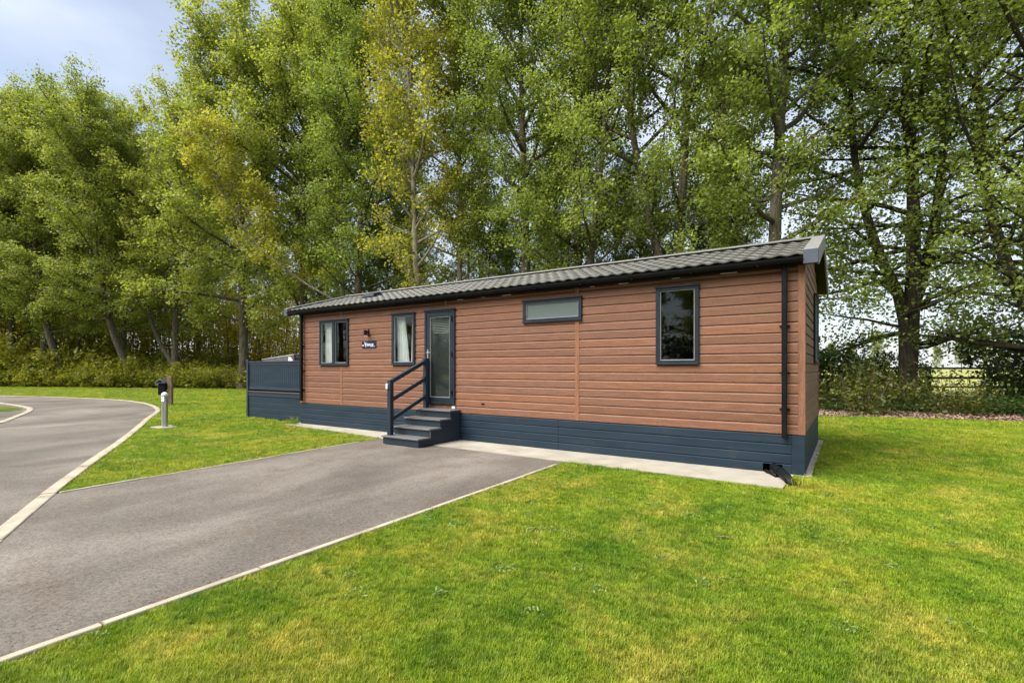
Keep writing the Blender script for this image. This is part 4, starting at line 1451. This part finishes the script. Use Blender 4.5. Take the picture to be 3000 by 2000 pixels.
# bark chips on the mulch bed
rs = np.random.RandomState(5)
px = rs.uniform(-13, 15, 60000)
py = rs.uniform(9.5, 19, 60000)
ok = inside(bed_poly[1:6] + [(12, 17.6), (7.2, 14.8), (4.4, 13.4), (-0.3, 12.2)], px, py)
C = np.stack([px[ok], py[ok], rs.uniform(-0.012, 0.03, ok.sum())], 1)[:9000]
ch = leaf_mesh('bark_chips', C, 0.095, 'chip', rs.uniform(0, 1, len(C)), up=1.6, rs=rs, aspect=0.5)
struct('bark_chips', ch, 'loose pinkish bark chips covering the bed edge behind the lodge', 'stuff')['category'] = 'bark chips'

# ------------------------------------------------------------------ grass
TUFTS = []
for k in range(4):
    rs = np.random.RandomState(90 + k)
    V, Fc = [], []
    nb = 15
    for j in range(nb):
        a = rs.uniform(0, 6.28)
        r = 0.032 * math.sqrt(rs.uniform())
        bx_, by_ = r * math.cos(a), r * math.sin(a)
        h = rs.uniform(0.016, 0.036)
        ln = rs.uniform(0.3, 1.1) * h
        la = rs.uniform(0, 6.28)
        wd = rs.uniform(0.0012, 0.0022)
        ux, uy = math.cos(la + 1.57) * wd, math.sin(la + 1.57) * wd
        ex, ey = math.cos(la) * ln, math.sin(la) * ln
        i = len(V)
        V += [(bx_ - ux, by_ - uy, 0), (bx_ + ux, by_ + uy, 0), (bx_ + ex * .4 + ux * .8, by_ + ey * .4 + uy * .8, h * .65), (bx_ + ex * .4 - ux * .8, by_ + ey * .4 - uy * .8, h * .65), (bx_ + ex, by_ + ey, h)]
        Fc += [(i, i + 1, i + 2, i + 3), (i + 3, i + 2, i + 4)]
    me = bpy.data.meshes.new('grass_tuft')
    me.from_pydata(V, [], Fc)
    me.materials.append(M['blade'])
    TUFTS.append(bpy.data.objects.new('grass_tuft', me))


def scatter_grass(name, label, dens_zones, seed):
    rs = np.random.RandomState(seed)
    PX, PY, SC = [], [], []
    a = R(YAW)
    for (d0, d1, dens, s0, s1) in dens_zones:
        # sample in the wedge the camera looks over, uniformly per square metre
        k = 1.10
        area = k * (d1 * d1 - d0 * d0) * (1176 / 1145)
        n = int(area * dens)
        d = np.sqrt(rs.uniform(d0 * d0, d1 * d1, n))
        x = rs.uniform(-1, 1, n) * k * d * (1176 / 1145)
        wx = EYE[0] + x * math.cos(a) - d * math.sin(a)
        wy = EYE[1] + x * math.sin(a) + d * math.cos(a)
        PX.append(wx)
        PY.append(wy)
        SC.append(rs.uniform(s0, s1, n))
    x, y, s = np.concatenate(PX), np.concatenate(PY), np.concatenate(SC)
    keep = inside(lawn_poly, x, y) & ~inside(road_poly, x, y) & ~inside(drive_poly, x, y) & ~inside(slab_poly, x, y) & ~inside([(-14.2, 0.1), (-11.3, 0.1), (-11.3, 3.8), (-14.2, 3.8)], x, y)
    keep &= ~inside(bed_poly, x, y) & (np.hypot(x + 13.31, y + 2.33) > 0.33)
    # off the kerbs
    for line, wdt in ((road_edge, 0.08), ([(-2.93, -7.76), (-2.99, -7.04), (-3.13, -0.865)], 0.022), ([(-7.07, -5.82), (-7.47, -0.72)], 0.016)):
        for p, q in zip(line, line[1:]):
            vx, vy = q[0] - p[0], q[1] - p[1]
            L2 = vx * vx + vy * vy
            t = np.clip(((x - p[0]) * vx + (y - p[1]) * vy) / L2, 0, 1)
            keep &= np.hypot(x - p[0] - t * vx, y - p[1] - t * vy) > wdt
    x, y, s = x[keep], y[keep], s[keep]
    n = len(x)
    me = bpy.data.meshes.new(name)
    me.vertices.add(n)
    me.vertices.foreach_set('co', np.stack([x, y, np.full(n, -0.023)], 1).astype(np.float32).ravel())
    for nm, arr in (('scl', s), ('rotz', rs.uniform(0, 6.283, n)), ('kind_id', rs.randint(0, len(TUFTS), n).astype(float))):
        at_ = me.attributes.new(nm, 'FLOAT', 'POINT')
        at_.data.foreach_set('value', arr.astype(np.float32))
    me.update()
    o = link(name, me)
    ng = bpy.data.node_groups.new('scatter_tufts', 'GeometryNodeTree')
    ng.interface.new_socket('Geometry', in_out='INPUT', socket_type='NodeSocketGeometry')
    ng.interface.new_socket('Geometry', in_out='OUTPUT', socket_type='NodeSocketGeometry')
    N, L = ng.nodes, ng.links
    gi, go = N.new('NodeGroupInput'), N.new('NodeGroupOutput')
    join = N.new('GeometryNodeJoinGeometry')

    def named(nm):
        q = N.new('GeometryNodeInputNamedAttribute')
        q.data_type = 'FLOAT'
        q.inputs['Name'].default_value = nm
        return q.outputs['Attribute']
    rot = N.new('ShaderNodeCombineXYZ')
    L.new(named('rotz'), rot.inputs['Z'])
    sc = N.new('ShaderNodeCombineXYZ')
    so_ = named('scl')
    for ax in 'XYZ':
        L.new(so_, sc.inputs[ax])
    kid = named('kind_id')
    for k, t in enumerate(TUFTS):
        cmp_ = N.new('FunctionNodeCompare')
        cmp_.data_type = 'FLOAT'
        cmp_.operation = 'EQUAL'
        cmp_.inputs['B'].default_value = k
        cmp_.inputs['Epsilon'].default_value = 0.1
        L.new(kid, cmp_.inputs['A'])
        oi = N.new('GeometryNodeObjectInfo')
        oi.inputs['Object'].default_value = t
        oi.inputs['As Instance'].default_value = True
        ip = N.new('GeometryNodeInstanceOnPoints')
        L.new(gi.outputs[0], ip.inputs['Points'])
        L.new(cmp_.outputs['Result'], ip.inputs['Selection'])
        L.new(oi.outputs['Geometry'], ip.inputs['Instance'])
        L.new(rot.outputs[0], ip.inputs['Rotation'])
        L.new(sc.outputs[0], ip.inputs['Scale'])
        L.new(ip.outputs['Instances'], join.inputs[0])
    L.new(join.outputs[0], go.inputs[0])
    md = o.modifiers.new('scatter', 'NODES')
    md.node_group = ng
    tag(o, label, 'grass', kind='stuff')
    return o


g = scatter_grass('lawn_grass', 'short mown grass blades covering the lawn around drive and lodge',
                  [(1.6, 4.0, 2300, 0.6, 0.95), (4.0, 7.0, 1300, 0.75, 1.2), (7.0, 12.0, 480, 1.1, 1.7), (12.0, 22.0, 130, 1.6, 2.3), (22.0, 38.0, 45, 2.2, 3.0)], 3)

# weeds and stray leaves in the lawn
rs = np.random.RandomState(21)
C, T = [], []
for k in range(300):
    d = math.sqrt(rs.uniform(2.3 ** 2, 12 ** 2))
    p = at(rs.uniform(150, 2400), d)
    n = rs.randint(14, 44)
    r = rs.uniform(0.018, 0.06)
    for j in range(n):
        C.append((p[0] + rs.normal() * r, p[1] + rs.normal() * r, rs.uniform(-0.012, 0.008)))
        T.append(rs.uniform(0.2, 1.0))
C, T = np.array(C), np.array(T)
ok = ~inside(drive_poly, C[:, 0], C[:, 1]) & ~inside(road_poly, C[:, 0], C[:, 1]) & ~inside(slab_poly, C[:, 0], C[:, 1]) & ~inside(bed_poly, C[:, 0], C[:, 1])
we = leaf_mesh('lawn_weeds', C[ok], 0.030, 'leaf_weed', T[ok], up=1.2, rs=rs, aspect=0.4)
tag(struct('lawn_weeds', we, None, 'stuff'), 'pale clover and plantain rosettes scattered through the lawn', 'weeds')

# longer tufts at the deck corner and the drain pipe
for (x, y, h, n, lab) in ((-11.32, -0.22, 0.26, 70, 'leafy weed tuft at the far corner of the lodge skirt'), (0.02, -0.70, 0.20, 90, 'tuft of long grass around the drain pipe end')):
    m = MB()
    rs = np.random.RandomState(int(n))
    for k in range(n):
        a, r = rs.uniform(0, 6.28), 0.14 * math.sqrt(rs.uniform())
        x0, y0 = r * math.cos(a), r * math.sin(a)
        la, hh = rs.uniform(0, 6.28), h * rs.uniform(0.4, 1.0)
        ln = hh * rs.uniform(0.2, 0.8)
        w = 0.004
        ux, uy = -math.sin(la) * w, math.cos(la) * w
        ex, ey = math.cos(la) * ln, math.sin(la) * ln
        m.add([(x0 - ux, y0 - uy, 0), (x0 + ux, y0 + uy, 0), (x0 + ex * .4 + ux, y0 + ey * .4 + uy, hh * .7), (x0 + ex * .4 - ux, y0 + ey * .4 - uy, hh * .7), (x0 + ex, y0 + ey, hh)], [(0, 1, 2, 3), (3, 2, 4)])
    o = m.build('grass_tuft', 'blade')
    o.location = (x, y, -0.03)
    tag(o, lab, 'plant')

# grit, husks and soil crumbs washed to the edges of the asphalt
rs = np.random.RandomState(44)
C = []
for (p, q, side, n) in (((-3.0, -7.2), (-3.15, -0.95), -1, 900), ((-7.1, -5.8), (-7.45, -0.8), 1, 500), ((-5.7, -6.4), (-16.1, -1.60), -1, 700)):
    p, q = np.array(p), np.array(q)
    d = (q - p) / np.linalg.norm(q - p)
    nr = np.array([-d[1], d[0]])
    for k in range(n):
        t = rs.uniform()
        w = abs(rs.normal()) * 0.16 * (0.4 + 1.2 * (math.sin(t * 17) > 0.2)) + 0.04
        c = p + (q - p) * t
        m_ = np.array([-5.2, -3.5])
        sg = 1 if np.dot(m_ - c, nr) > 0 else -1
        if n == 700:
            sg = -sg
        c = c + nr * sg * w
        C.append((c[0], c[1], rs.uniform(-0.008, 0.0)))
for k in range(260):
    C.append((rs.uniform(-6.9, -3.2), rs.uniform(-6.3, -1.0), -0.006))
C = np.array(C)
gr = leaf_mesh('asphalt_grit', C, 0.011, 'chip', rs.uniform(0, 1, len(C)), up=1.2, rs=rs, aspect=0.6)
tag(struct('asphalt_grit', gr, None, 'stuff'), 'brown grit and plant crumbs along the asphalt edges', 'grit')

# fallen twigs on the lawn
for k, (x, y, a, l_) in enumerate(((-0.35, -3.2, 0.1, 0.20), (0.55, -5.0, 2.6, 0.18))):
    tw = MB().tube([(-l_ / 2, 0, 0.008), (-0.02, 0.012, 0.016), (l_ / 2, -0.006, 0.010)], [0.004, 0.0035, 0.002], 5)
    o = tw.build('fallen_twig', 'post_wood')
    o.location, o.rotation_euler = (x, y, 0.0), (0, 0, a)
    tag(o, ('short dry twig on the lawn before the large window', 'small twig lying alone on the open lawn')[k], 'twig')
